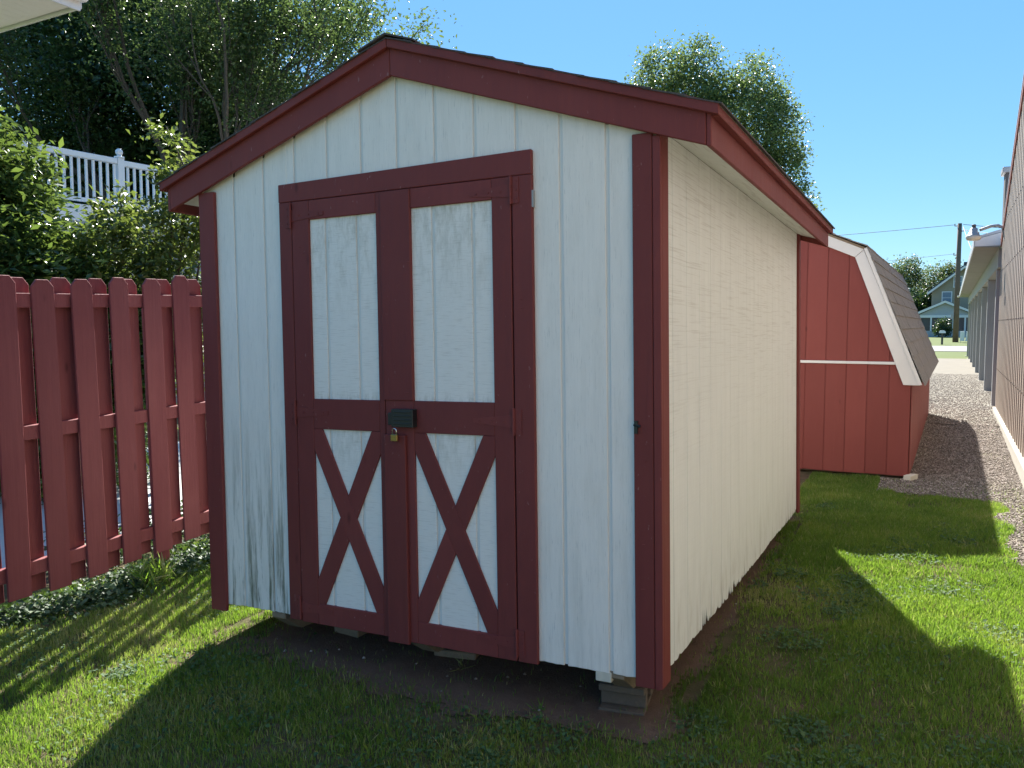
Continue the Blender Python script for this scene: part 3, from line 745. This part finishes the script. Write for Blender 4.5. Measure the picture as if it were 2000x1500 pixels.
# white rake trim: steep and shallow pieces on each side
def gtrim(sg):
    X = (lambda x: x) if sg > 0 else (lambda x: -2*HW-x)
    st = [(X(KX+.008), KZ+.052), (X(ex+.045), ez-.01), (X(ex-.108), ez-.01), (X(KX-.093), KZ-.035)]
    MB().prism(st, -.028, -.0025).build('rake_trim', TRIMW, barn, bevel=.002)
    sh2 = [(X(KX+.004), KZ+.054), (X(KX-.096), KZ-.033), (-HW, RZ-.065), (-HW, RZ+.052)]
    MB().prism(sh2, -.028, -.0025).build('rake_trim', TRIMW, barn, bevel=.002)
    MB().prism([(X(KX+.022), KZ+.060), (X(ex+.062), ez-.005), (X(ex+.028), ez-.005), (X(KX-.012), KZ+.045)], -.050, -.0285).build('rake_trim', TRIMW, barn, bevel=.002)
    # decking
    MB().prism([(X(KX+.008), KZ+.055), (X(ex+.05), ez), (X(ex+.03), ez-.003), (X(KX-.015), KZ+.04)], -.03, L+.05).build('roof_deck', TIMBER, barn)
    MB().prism([(X(KX+.012), KZ+.056), (-HW, RZ+.055), (-HW, RZ+.04), (X(KX-.01), KZ+.04)], -.03, L+.05).build('roof_deck', TIMBER, barn)
    # shingle courses on the steep face, bellied out a little in the middle
    p0, p1 = Vector((KX+.012, KZ+.06)), Vector((ex+.075, ez-.012)); n = 10; d = (p1-p0); nn = Vector((-d.y, d.x)).normalized()*-1
    if nn.x < 0: nn = -nn
    for c in range(n):
        m = MB(); a0 = p0+d*(max(0, c-.25)/n); a1 = p0+d*((c+1)/n)
        for s_ in range(12):
            ya, yb = -.055+s_*(L+.12)/12, -.055+(s_+1)*(L+.12)/12-.004; e = random.uniform(0, .006)
            q = [a0+nn*.002, a1+nn*(.006+e*.5), a1+nn*(.017+e), a0+nn*.009]
            m.prism([(X(v.x), v.y) for v in q], ya, yb)
        m.build('shingle_course', SHING, barn)
    p0, p1 = Vector((-HW, RZ+.062)), Vector((KX+.02, KZ+.062)); d = p1-p0
    for c in range(7):
        m = MB(); a0 = p0+d*(max(0, c-.2)/7); a1 = p0+d*((c+1)/7)
        for s_ in range(12):
            ya, yb = -.055+s_*(L+.12)/12, -.055+(s_+1)*(L+.12)/12-.004; e = random.uniform(0, .008)
            m.prism([(X(a0.x), a0.y+.0), (X(a1.x), a1.y+.006), (X(a1.x), a1.y+.016+e), (X(a0.x), a0.y+.008)], ya, yb)
        m.build('shingle_course', SHING, barn)
gtrim(1); gtrim(-1)
for y in (0.0, 2.9, 5.8): pass
barn.location.z = -.035
b_ = MB().box(-.035, .035, 0, .18, 0, .06); o = b_.build('timber_offcut', PLY, None, bevel=.003)
o.location = (3.19, 5.86, gh(0, 5.9)+.0); o.rotation_euler = (0, 0, R(-20)); tag(o, 'pale wood offcut on the ground at the red barn corner', 'wood offcut')
sk = MB().box(1.0, 3.12, 6.08, 6.2, -.09, -.04); o = sk.build('barn_skid', TIMBER, None); o.parent = barn; o.matrix_parent_inverse = Matrix.Translation((-3.2, -5.95, .035))
o.name = 'skid'

# ------------------------------------------------------------------ BROWN CORRUGATED BUILDING (right edge)
bb = thing('metal_building', 'tan brown ribbed metal building along the right edge of the photo', 'building', (4.287, 7.617, 0), (0, 0, R(-.945)))
# local y along the wall; world y = 7.617 + y
def wtop(y): # y local
    return min(2.83+(5.05-y)*.395, 6.4)
Y0, Y1 = -11.0, 5.15
pw_ = .92; n = int((Y1-Y0)/pw_)
y = Y1
while y > Y0:
    ya, yb = max(y-pw_, Y0), y-.002; m = MB(); prof = []
    nr = 3; rw = (yb-ya)/nr
    for i in range(nr):
        c = ya+i*rw
        prof += [(c, 0), (c+rw*.50, 0), (c+rw*.60, -.038), (c+rw*.90, -.038)]
    prof.append((yb, 0))
    vs = []; fs = []
    for (py, px) in prof: vs += [(px, py, .12), (px, py, wtop(py))]
    for i in range(len(prof)-1): fs.append((2*i, 2*i+2, 2*i+3, 2*i+1))
    m.add(vs, fs); m.build('wall_panel', CORR, bb)
    y -= pw_
MB().prism([(Y0, .0), (Y1, .0), (Y1, wtop(Y1)-.02), (-4, wtop(-4)-.02), (Y0, 6.5)], .004, 6.0, 'x').build('wall', DKBROWN, bb)
MB().box(-.075, .003, Y0, Y1, -.25, .118).build('foundation', CMUL, bb, bevel=.01)
MB().prism([(Y1+.06, wtop(Y1)-.02), (Y1+.06, wtop(Y1)+.09), (-4, wtop(-4)+.11), (-4, wtop(-4))], -.055, -.003, 'x').build('rake_trim', MAROON, bb)
MB().prism([(Y1+.06, wtop(Y1)+.092), (Y1+.06, wtop(Y1)+.13), (-4, wtop(-4)+.15), (-4, wtop(-4)+.112)], -.06, 6, 'x').build('roof', GROOF, bb)
MB().box(-.03, .04, Y1+.002, Y1+.20, -.0, wtop(Y1)+.02).build('corner_trim', DKBROWN, bb)
sc_ = MB()
for z in (.75, 1.55, 2.35, 3.1):
    yy = Y1-pw_*17
    while yy < Y1-.05:
        if wtop(yy) > z+.1: sc_.box(-.044, -.0385, yy+.225, yy+.240, z, z+.014)
        yy += pw_/3
sc_.build('screws', DKBROWN, bb, kind='stuff')
# lamp on the wall
lamp = thing('barn_light', 'grey area light on a curved arm fixed to the tan metal building', 'lamp', (4.345, 12.3, 2.93))
MB().tube([(0, 0, -.05), (-.03, 0, .10), (-.10, 0, .14), (-.20, 0, .135), (-.30, 0, .10), (-.36, 0, .08)], .026, 8).build('arm', STEELG, lamp, smooth=True)
MB().box(-.02, .03, -.04, .04, -.10, .05).build('bracket', STEELG, lamp)
MB().lathe([(.035, .12), (.055, .11), (.06, .05), (.075, .045), (.09, .0), (.115, -.01)], (-.44, 0, 0), 16).build('housing', STEELG, lamp, smooth=True)
MB().lathe([(.025, .175), (.03, .17), (.03, .12)], (-.44, 0, 0), 10).build('photocell', DKBROWN, lamp)
MB().lathe([(.118, -.012), (.112, -.045), (.095, -.075), (.06, -.085)], (-.44, 0, 0), 18).build('refractor', LAMPG, lamp, smooth=True)

# ------------------------------------------------------------------ GREY BUILDING WITH PILLARS
gbld = thing('open_sided_building', 'long grey building with a row of square pillars beyond the tan metal wall', 'building', (4.375, 13.0, .0), (0, 0, R(-.945)))
col_y = [.9+3.87*i for i in range(8)]
for i, yy in enumerate(col_y):
    p_ = MB().box(-.05, .30, yy, yy+.14, -.0, 2.46).build('pillar', GREYP, gbld, bevel=.008)
    MB().box(-.11, .38, yy-.06, yy+.22, -.12, .04).build('pillar_footing', CMUL, gbld, bevel=.01)
for i in range(7):
    MB().box(.36, .42, col_y[i]+.0, col_y[i+1]-.02, .0, 2.46).build('wall', GREYD, gbld)
MB().box(-.10, .40, .2, 28.4, -.1, -.0).build('curb', CMUL, gbld)
MB().box(-.06, .31, .25, 28.3, 2.462, 2.78).build('beam', GREYP, gbld)
MB().prism([(-.42, 2.93), (-.05, 3.03), (3.5, 3.95), (3.5, 4.0), (-.05, 3.08), (-.42, 2.97)], .0, 28.5, 'y').build('roof', GROOF, gbld)
MB().box(-.44, -.422, -.01, 28.5, 2.80, 2.975).build('fascia', GROOF, gbld)
for q in range(15):
    MB().prism([(-.42, 2.80), (-.062, 2.785), (-.062, 2.795), (-.42, 2.81)], q*1.9, q*1.9+1.885, 'y').build('soffit_panel', GREYD, gbld)
MB().prism([(-.42, 2.81), (-.06, 2.81), (3.4, 2.81), (3.4, 3.92), (-.42, 2.925)], .0, .03, 'y').build('gable_board', TRIMW, gbld)
MB().box(-.52, -.45, 27.2, 28.5, 2.78, 2.84).build('gutter_end', TRIMW, gbld)
vent = thing('chimney_stack', 'dark square flue with a flat cap above the pillared building', 'chimney', (4.42, 14.0, 2.96))
MB().box(0, .4, 0, .4, 0, 1.2).build('flue', DKBROWN, vent)
MB().box(-.05, .45, -.05, .45, 1.202, 1.30).build('flue_cap', STEELG, vent, bevel=.01)

# ------------------------------------------------------------------ UTILITY POLE, WIRES, MAILBOX, SIGN
pole = thing('utility_pole', 'tall weathered wooden utility pole across the road', 'utility pole', (5.05, 77.0, 0))
MB().tube([(0, 0, 0), (0, 0, 5), (0, 0, 10.05)], [.24, .20, .17], 12).build('pole_shaft', POLE, pole, smooth=True)
for z, s_ in ((9.85, -1), (9.4, 1), (7.4, -1)): MB().tube([(s_*.17, 0, z), (s_*.36, 0, z), (s_*.36, 0, z+.18)], .05, 6).build('insulator', STEELG, pole)
MB().box(-.42, -.20, -.2, .1, 2.0, 2.45).build('meter_box', STEELG, pole)
def wire(label, a, b, sag, r=.022):
    pts = [Vector(a).lerp(Vector(b), t/14)-Vector((0, 0, sag*4*(t/14)*(1-t/14))) for t in range(15)]
    o = MB().tube(pts, r, 5).build('overhead_wire', DKBROWN); tag(o, label, 'wire', 'overhead wires at the utility pole'); return o
wire('upper wire running left from the pole top over the white shed roof', (4.7, 77, 9.95), (-40, 62, 8.2), .6)
wire('lower thin wire left of the pole in front of the far trees', (4.7, 77, 7.5), (-40, 70, 5.2), .5, .015)
wire('top wire leaving the pole to the right behind the lamp', (5.3, 77, 9.95), (40, 84, 7.0), .5)
wire('middle wire sloping right from the pole behind the lamp head', (5.3, 77, 9.5), (16, 60, 6.2), .2)
wire('service wire dropping from the pole to the pillared building roof', (5.3, 77, 9.8), (5.6, 41.5, 3.35), .25, .014)
mb = thing('mailbox', 'white topped mailbox on a dark post beside the road', 'mailbox', (3.95, 66.0, .03))
MB().box(-.07, .07, -.07, .07, 0, .85).build('post', DKBROWN, mb)
MB().prism([(-.22, .85), (.22, .85), (.22, .95), (.12, 1.05), (-.12, 1.05), (-.22, .95)], -.16, .16).build('box', VINYL, mb)
sg = thing('yard_sign', 'small white yard sign leaning in the grass beside the utility pole', 'sign', (5.6, 74.5, .02), (R(8), 0, 0))
MB().box(-.28, .05, -.02, .02, .15, .95).build('sign_board', VINYL, sg)
MB().prism([(.10, .1), (.42, .25), (.5, 1.0), (.18, .9)], -.02, .02).build('sign_board', VINYL, sg)
MB().box(-.25, -.22, -.02, .02, 0, .15).box(.3, .33, -.02, .02, 0, .25).build('sign_legs', STEELG, sg)

# ------------------------------------------------------------------ HOUSE ACROSS THE ROAD
hs = thing('far_house', 'two storey tan house with a blue grey gabled porch across the road', 'house', (4.49, 110, .02), (0, 0, R(-1)))
MB().prism([(-1.6, 0), (9.5, 0), (9.5, 5.9), (2.0, 8.7), (-1.6, 5.9)], 6.0, 15).build('wall', TAN, hs)
for a, b in (((-2.1, 5.45), (2.0, 8.75)), ((2.0, 8.75), (10, 5.45))):
    MB().prism([a, b, (b[0], b[1]+.3), (a[0], a[1]+.3)], 5.4, 15.5).build('roof', DKROOF, hs)
    MB().prism([(a[0], a[1]-.18), (b[0], b[1]-.18), (b[0], b[1]+.12), (a[0], a[1]+.12)], 5.28, 5.39).build('rake_trim', TRIMW, hs)
MB().box(1.9, 2.8, 8, 9, 7.6, 9.5).build('chimney', DKROOF, hs)
for (x0, x1, z0, z1) in ((-.35, .6, 4.2, 5.6), (.9, 1.7, 6.3, 7.5), (3.2, 4.2, 4.2, 5.6)):
    f_ = MB().box(x0-.12, x1+.12, 5.93, 5.995, z0-.12, z1+.12).build('window', TRIMW, hs)
    MB().box(x0, x1, 5.90, 5.928, z0, z1).build('pane', CURT, f_)
    MB().box(x0, x1, 5.87, 5.898, (z0+z1)/2-.03, (z0+z1)/2+.03).build('meeting_rail', TRIMW, f_)
# porch
MB().prism([(-2.9, 2.65), (3.2, 2.65), (0, 4.15)], .1, 5.9).build('porch_gable', BLUEG, hs)
for a, b in (((-3.2, 2.75), (0, 4.25)), ((0, 4.25), (3.4, 2.75))):
    MB().prism([a, b, (b[0], b[1]+.2), (a[0], a[1]+.2)], -.2, 5.95).build('porch_roof', DKROOF, hs)
    MB().prism([(a[0], a[1]-.12), (b[0], b[1]-.12), (b[0], b[1]+.16), (a[0], a[1]+.16)], -.3, -.21).build('rake_trim', TRIMW, hs)
MB().box(-2.8, 3.2, .0, .12, 2.35, 2.648).build('porch_beam', TRIMW, hs)
MB().box(-2.8, 3.2, .0, .10, .0, .75).build('porch_wall', BLUEG, hs)
MB().box(-2.8, 3.2, .3, .34, .75, 2.35).build('porch_screen', GLASSD, hs)
MB().box(-.5, .5, .24, .28, 1.2, 2.3).build('pane', CURT, hs)
for x in (-2.75, -1.45, .95, 2.2, 3.1): MB().box(x-.09, x+.09, .02, .14, .75, 2.35).build('porch_post', TRIMW, hs)

# ------------------------------------------------------------------ DECK, WALL AND NEIGHBOUR'S EAVES ON THE LEFT
deck = thing('deck_railing', 'white vinyl deck railing with a ball topped post above the bushes', 'railing', (-9.454, 6.859, 0), (0, 0, R(-4.36)))
MB().box(-.045, .045, -6.5, -.062, 4.29, 4.385).build('top_rail', VINYL, deck, bevel=.006)
MB().box(-.045, .045, .062, 5.5, 4.27, 4.365).build('top_rail', VINYL, deck, bevel=.006)
MB().box(-.03, .03, -6.5, -.062, 3.56, 3.63).build('bottom_rail', VINYL, deck, bevel=.004)
MB().box(-.03, .03, .062, 5.5, 3.56, 3.63).build('bottom_rail', VINYL, deck, bevel=.004)
MB().box(-.0605, .0605, -.0605, .0605, 3.45, 4.40).build('post', VINYL, deck, bevel=.006)
MB().lathe([(.085, 4.40), (.085, 4.425), (.05, 4.435), (.035, 4.45)], (0, 0, 0), 16).build('post_cap', VINYL, deck)
MB().lathe([(.062*math.sin(PI*(i+.3)/10.6), 4.505-.062*math.cos(PI*(i+.3)/10.6)) for i in range(11)], (0, 0, 0), 18).build('ball_finial', VINYL, deck, smooth=True)
bm_ = MB().box(-.0175, .0175, -.0175, .0175, 3.632, 4.285).mesh('baluster'); bm_.materials.append(VINYL)
yy = -6.4
while yy < 5.4:
    if abs(yy) > .09:
        o = bpy.data.objects.new('baluster', bm_); COL.objects.link(o); o.parent = deck; o.location = (0, yy, -.0 if yy < 0 else -.017)
    yy += .1285
MB().box(-3, .08, -6.6, 5.6, 3.42, 3.50).build('deck_floor', VINYL, deck)
MB().box(.0805, .11, -6.6, 5.6, 3.22, 3.50).build('deck_fascia', VINYL, deck)
wl = thing('garden_wall', 'grey boarded wall with pale stone blocks under the deck', 'wall', (-9.3, 6.859, -.1), (0, 0, R(-4.36)))
MB().box(-.3, -.06, -6.6, 5.6, 0, 3.3).build('wall', WALLST, wl)
for q in range(15):
    MB().prism([(-.058, 1.0+q*.155), (-.02, 1.0+q*.155), (-.04, 1.0+q*.155+.15), (-.058, 1.0+q*.155+.15)], -6.6, 5.6, 'y').build('siding_board', WALLST, wl)
for r in range(4):
    for c in range(18):
        MB().box(-.058, random.uniform(.0, .03), -6.5+c*.66+(r % 2)*.3, -6.5+c*.66+(r % 2)*.3+.64, .1+r*.62, .1+r*.62+.60).build('stone_block', CMUL, wl, bevel=.012)

eave = thing('house_eaves', 'cream vinyl soffit and gutter corner at the top left of the photo', 'eaves', (-3.70, 2.0, 4.4))
for i in range(30):
    a = -.02-i*.115
    MB().box(a-.112, a, -4.0, -.02+.05*(i*.115)/1.35, .0, .012).build('soffit_panel', SOFF, eave)
MB().prism([(-3.6, .10), (0.0, .0), (.02, .02), (-3.6, .13)], -.03, .16, 'z').build('gutter', VINYL, eave, bevel=.008)
MB().box(.001, .022, -4, .0, -.05, .17).build('fascia', VINYL, eave)
MB().box(.024, .11, -4, .03, .02, .15).build('gutter', VINYL, eave, bevel=.02)
MB().prism([(-3.6, .16), (.1, .16), (.1, .19), (-3.6, 1.4)], -4, .15, 'y').build('roof', SHINGD, eave)

# ------------------------------------------------------------------ TREES AND BUSHES
def grow(mb, tips, p, d, ln, r, depth, g, spread=.55, upw=.15, kids=3):
    pts = [p]; q = Vector(p); dd = Vector(d)
    for i in range(4):
        dd = (dd+Vector((g.gauss(0, .10), g.gauss(0, .10), g.gauss(0, .06)+upw*.25))).normalized()
        q = q+dd*ln/4; pts.append(q.copy())
    rs = [r*(1-.45*i/4) for i in range(5)]
    mb.tube(pts, rs, 6 if depth < 2 else 4, cap=False)
    if depth <= 0: tips.append((pts[2], dd)); tips.append((pts[4], dd)); return
    if depth <= 2: tips.append((pts[3], dd))
    for k_ in range(kids):
        ax = Vector((g.gauss(0, 1), g.gauss(0, 1), g.gauss(0, .6))).normalized()
        nd = (dd+ax*spread).normalized(); nd.z += upw; nd.normalize()
        st = pts[4] if k_ == 0 else pts[g.choice((2, 3, 4))]
        grow(mb, tips, st, nd, ln*g.uniform(.62, .85), r*.52, depth-1, g, spread, upw, kids)
def tree(name, label, loc, stems, mat, nleaf, size, seed, sig=.3, ok=None, **kw):
    t = thing(name, label, 'tree', loc, (0, 0, 0))
    g = random.Random(seed); mb = MB(); tips = []
    for (d, ln, r, depth, spread, upw, kids) in stems:
        grow(mb, tips, Vector((0, 0, 0)), Vector(d).normalized(), ln, r, depth, g, spread, upw, kids)
    mb.build('trunk', BARK, t)
    gn = np.random.default_rng(seed); T = np.array([tuple(a) for a, b in tips])
    P = T[gn.integers(0, len(T), nleaf)]+gn.normal(0, sig, (nleaf, 3))*gn.choice([.5, 1, 1.3], (nleaf, 1))
    if ok is not None: P = P[ok(P)]
    leaves('crown', P, size, mat, t, g=gn, **kw)
    return t
LD = m_leaf('dark_tree_leaves', [(.012, .030, .014), (.026, .055, .020), (.05, .085, .025)], .25, .33, (.14, .24, .04))
LA = m_leaf('airy_tree_leaves', [(.022, .042, .016), (.045, .078, .028), (.09, .125, .045)], .38, .38, (.22, .34, .08))
LO = m_leaf('oak_leaves', [(.04, .07, .02), (.08, .125, .04), (.14, .19, .07)], .4, .4, (.28, .40, .10))
LR = m_leaf('rhododendron_leaves', [(.022, .055, .024), (.045, .095, .035), (.085, .14, .045), (.24, .30, .07)], .30, .22, (.26, .38, .05))
LV = m_leaf('vine_leaves', [(.03, .05, .02), (.06, .10, .03), (.13, .17, .04), (.24, .24, .08)], .38, .35, (.25, .33, .05))
LF = m_leaf('far_tree_leaves', [(.03, .05, .02), (.06, .09, .03), (.12, .15, .06)], .35, .5, (.2, .28, .07))
# dense dark trees behind the deck
def blob(name, label, loc, cl, mat, n, size, seed, trunk=None, **kw):
    # cl: clump ellipsoids (x,y,z,rx,ry,rz) in local metres, leaves gathered into many small tufts
    t = thing(name, label, 'tree' if 'tree' in name else 'bush', loc); gn = np.random.default_rng(seed)
    if trunk: trunk(t)
    C = np.array(cl, float); vol = C[:, 3]*C[:, 4]*C[:, 5]; pr = vol**.8/np.sum(vol**.8)
    nt = max(60, n//28); ci = gn.choice(len(C), nt, p=pr)
    u = unit(gn.normal(size=(nt, 3)))*(gn.uniform(.25, 1.08, (nt, 1))**.45); T = C[ci, :3]+u*C[ci, 3:]
    ti = gn.integers(0, nt, n); sg_ = kw.pop('tuft', .22)
    P = T[ti]+gn.normal(0, sg_, (n, 3))
    rn = np.clip(gn.uniform(0, 1, nt)[ti]*.6+gn.uniform(0, .4, n), 0, 1)
    leaves('crown', P, size, mat, t, rn=rn, g=gn, **kw); return t
def stems(pts_list):
    def f(t):
        mb = MB()
        for pts, r0, r1 in pts_list:
            n = len(pts); mb.tube(pts, [r0+(r1-r0)*i/(n-1) for i in range(n)], 7, cap=False)
        mb.build('trunk', BARK, t)
    return f
blob('dense_tree', 'dense dark green tree filling the upper left behind the deck', (-19, 15, 0),
     [(0, 0, 8, 4.2, 3.5, 4.6), (1.9, .3, 9.5, 2.4, 2.4, 4.4), (-4.0, -1, 9, 3.6, 3, 5), (1.5, 0, 5.5, 4.4, 2.4, 2.4), (3.6, 1.0, 6.2, 2.2, 2.0, 2.0), (-2, 0, 13, 4, 3, 3)],
     LD, 110000, .19, 21, stems([([(0, 0, 0), (.1, 0, 4), (.3, 0, 9)], .45, .15), ([(0, 0, 3), (2.5, .3, 8), (3.6, .5, 12)], .25, .06)]), tuft=.42, aspect=.6)
tree('airy_tree', 'tall many stemmed tree with open branches behind the shed roof', (-14.4, 12.4, 1.7),
     [((-.55, -.1, 1.6), 3.4, .15, 4, .50, .16, 3), ((.35, .1, 1.5), 3.6, .17, 4, .48, .16, 3), ((.85, .1, 1.2), 3.4, .14, 4, .5, .14, 3), ((-.05, .2, 1.8), 3.8, .19, 4, .46, .2, 3), ((.1, .3, 1.5), 3.0, .13, 4, .55, .12, 3)],
     LA, 78000, .11, 5, sig=.30, aspect=.55)
# bank for the airy tree to stand on
bank = MB(); nx = 24
vs = []; fs = []
for j in range(13):
    for i in range(nx+1):
        x = -34+i*1.25; y = 8.5+j*2.5; e = min(1, j/2.)*min(1, (nx-i)/4.)
        vs.append((x, y, -.1+2.45*e+.15*noise.noise((x*.3, y*.3, 0))))
for j in range(12):
    for i in range(nx): a = j*(nx+1)+i; fs.append((a, a+1, a+nx+2, a+nx+1))
o = bank.add(vs, fs).build('bank', FARG, kind='structure', smooth=True)
blob('back_tree', 'shadowy undergrowth tree behind the white railing, darkest of the left trees', (-17, 19, 1.5),
     [(0, 0, 3.2, 4.5, 2, 2.8), (5, 0, 2.4, 3.0, 2, 1.8), (-6, 0, 3.5, 4.5, 2, 3.4)], LD, 36000, .17, 33, stems([([(0, 0, 0), (0, 0, 4)], .25, .1)]), tuft=.4, aspect=.6)
blob('oak_tree', 'bushy green tree rising behind the right slope of the white shed roof', (-2.4, 22.3, 0),
     [(.2, 0, 7.2, 1.9, 1.6, 1.7), (-1.1, -.3, 7.9, 1.35, 1.2, 1.6), (-.9, 0, 9.0, .85, .8, 1.15), (.8, .2, 8.3, 1.0, .9, 1.1), (1.3, .2, 6.9, 1.05, .9, 1.2), (1.7, .2, 5.9, .8, .7, .8), (2.15, .2, 5.0, .55, .5, .5), (.6, 0, 5.2, 1.8, 1.4, 1.2), (-1.8, 0, 6.4, 1.0, .9, .9), (-2.1, -1.2, 8.0, .9, .8, .9), (-1.7, -1.0, 8.9, .8, .7, .85)],
     LO, 52000, .11, 44, stems([([(0, 0, 0), (.1, 0, 3), (0, 0, 6)], .3, .12), ([(0, 0, 3.4), (1.0, .1, 5.6), (1.3, .2, 7.4)], .15, .04), ([(0, 0, 4), (-.8, 0, 6.4), (-.9, 0, 8.8)], .13, .03), ([(.6, 0, 4.2), (1.7, .2, 5.0), (2.3, .2, 5.2)], .08, .02)]), tuft=.15, aspect=.55)
# rhododendron and vine shrub behind the fence
rh = blob('rhododendron_bush', 'big glossy leaved green bush behind the left end of the fence', (-4.66, 1.98, -.558),
     [(-.55, -.35, 2.45, .60, .6, .78), (-.15, 0, 2.74, .36, .38, .46), (-.48, -.25, 2.95, .45, .45, .42), (-.15, -.1, 1.95, .75, .7, .85), (.25, .10, 1.75, .65, .55, .70), (.60, .25, 1.45, .50, .5, .55), (-.9, -.3, 1.6, .8, .8, 1.1), (0, 0, .9, 1.1, .8, .8), (.95, .35, 1.35, .35, .35, .45)],
     LR, 62000, .092, 55, stems([([(0, 0, 0), (-.1, 0, 1.2), (-.3, -.1, 2.3)], .05, .015), ([(0, 0, .3), (.4, .2, 1.3), (.6, .3, 1.8)], .035, .01)]), tuft=.07, aspect=.40, upb=.7)
rh.scale = (1.25, 1.25, 1.25)
vs_ = stems([([(0, 0, 0), (.1, 0, 1.2), (.0, 0, 2.4)], .04, .015), ([(.05, 0, 1.2), (.25, .05, 2.3), (.28, .1, 3.1), (.10, .05, 3.5)], .02, .006), ([(0, 0, 1), (-.3, 0, 2.2), (-.55, 0, 2.9)], .02, .006), ([(0, 0, 1), (.45, 0, 1.8), (.6, 0, 2.4)], .02, .006), ([(0, 0, 1), (.2, 0, 2.6), (.45, 0, 3.0), (.6, 0, 3.05)], .015, .005)])
blob('leafy_shrub', 'loose light green shrub with arching shoots beside the shed eave', (-3.35, 2.5, -.12),
     [(0, 0, 2.45, .55, .45, .40), (.30, .1, 2.15, .45, .4, .45), (-.4, -.1, 2.2, .45, .4, .5), (.20, .08, 3.1, .22, .2, .30), (.05, .05, 3.5, .13, .1, .12), (.48, .1, 2.75, .28, .25, .28), (.55, .1, 1.75, .3, .25, .35), (-.1, 0, 1.5, .6, .4, .5), (-.55, 0, 2.75, .25, .2, .22)],
     LV, 11500, .075, 66, vs_, tuft=.06, aspect=.5, upb=.4)
# trees beyond the road
for i, (x, y, h, rr, lb) in enumerate(((4.0, 140, 11, 3.6, 'pale leafy tree directly behind the far house roof'), (-1.2, 133, 11.5, 3.3, 'airy tree left of the far house above the barn roof'), (1.0, 126, 6.0, 2.6, 'dark low tree at the left wall of the far house'), (9.5, 138, 11.5, 3.0, 'thin topped tree right of the far house chimney'), (-8, 138, 10, 5, 'broad tree hidden largely by the red barn roof'))):
    blob('far_tree', lb, (x, y, 0), [(0, 0, h*.62, rr, rr, h*.33), (rr*.4, 0, h*.78, rr*.5, rr*.5, h*.2), (-rr*.5, 0, h*.5, rr*.6, rr*.6, h*.25)], LF if i != 2 else LD, 9000, .34, 80+i, stems([([(0, 0, 0), (0, 0, h*.8)], .3, .05)]), tuft=.45, aspect=.6)
blob('porch_bush', 'round dark bush in front of the far house porch', (4.3, 106.5, 0), [(0, 0, 1.1, .9, .8, 1.1)], LD, 2500, .22, 91, stems([([(0, 0, 0), (0, 0, 1)], .1, .05)]), tuft=.18)
for i, x in enumerate((-70, -42, -22, 34, 62, 95)):
    blob('distant_tree', ('far roadside tree hidden behind the dense tree at the left', 'far roadside tree hidden behind the white railing', 'far roadside tree hidden behind the white shed', 'far roadside tree hidden behind the pillared building', 'far roadside tree hidden behind the tan metal wall', 'far roadside tree past the right edge of the photo')[i], (x, 150+7*(i % 3), 0), [(0, 0, 8, 8, 6, 6)], LF, 5000, .8, 120+i, stems([([(0, 0, 0), (0, 0, 8)], .4, .1)]), tuft=1.0)
    
bpy.context.view_layer.update()
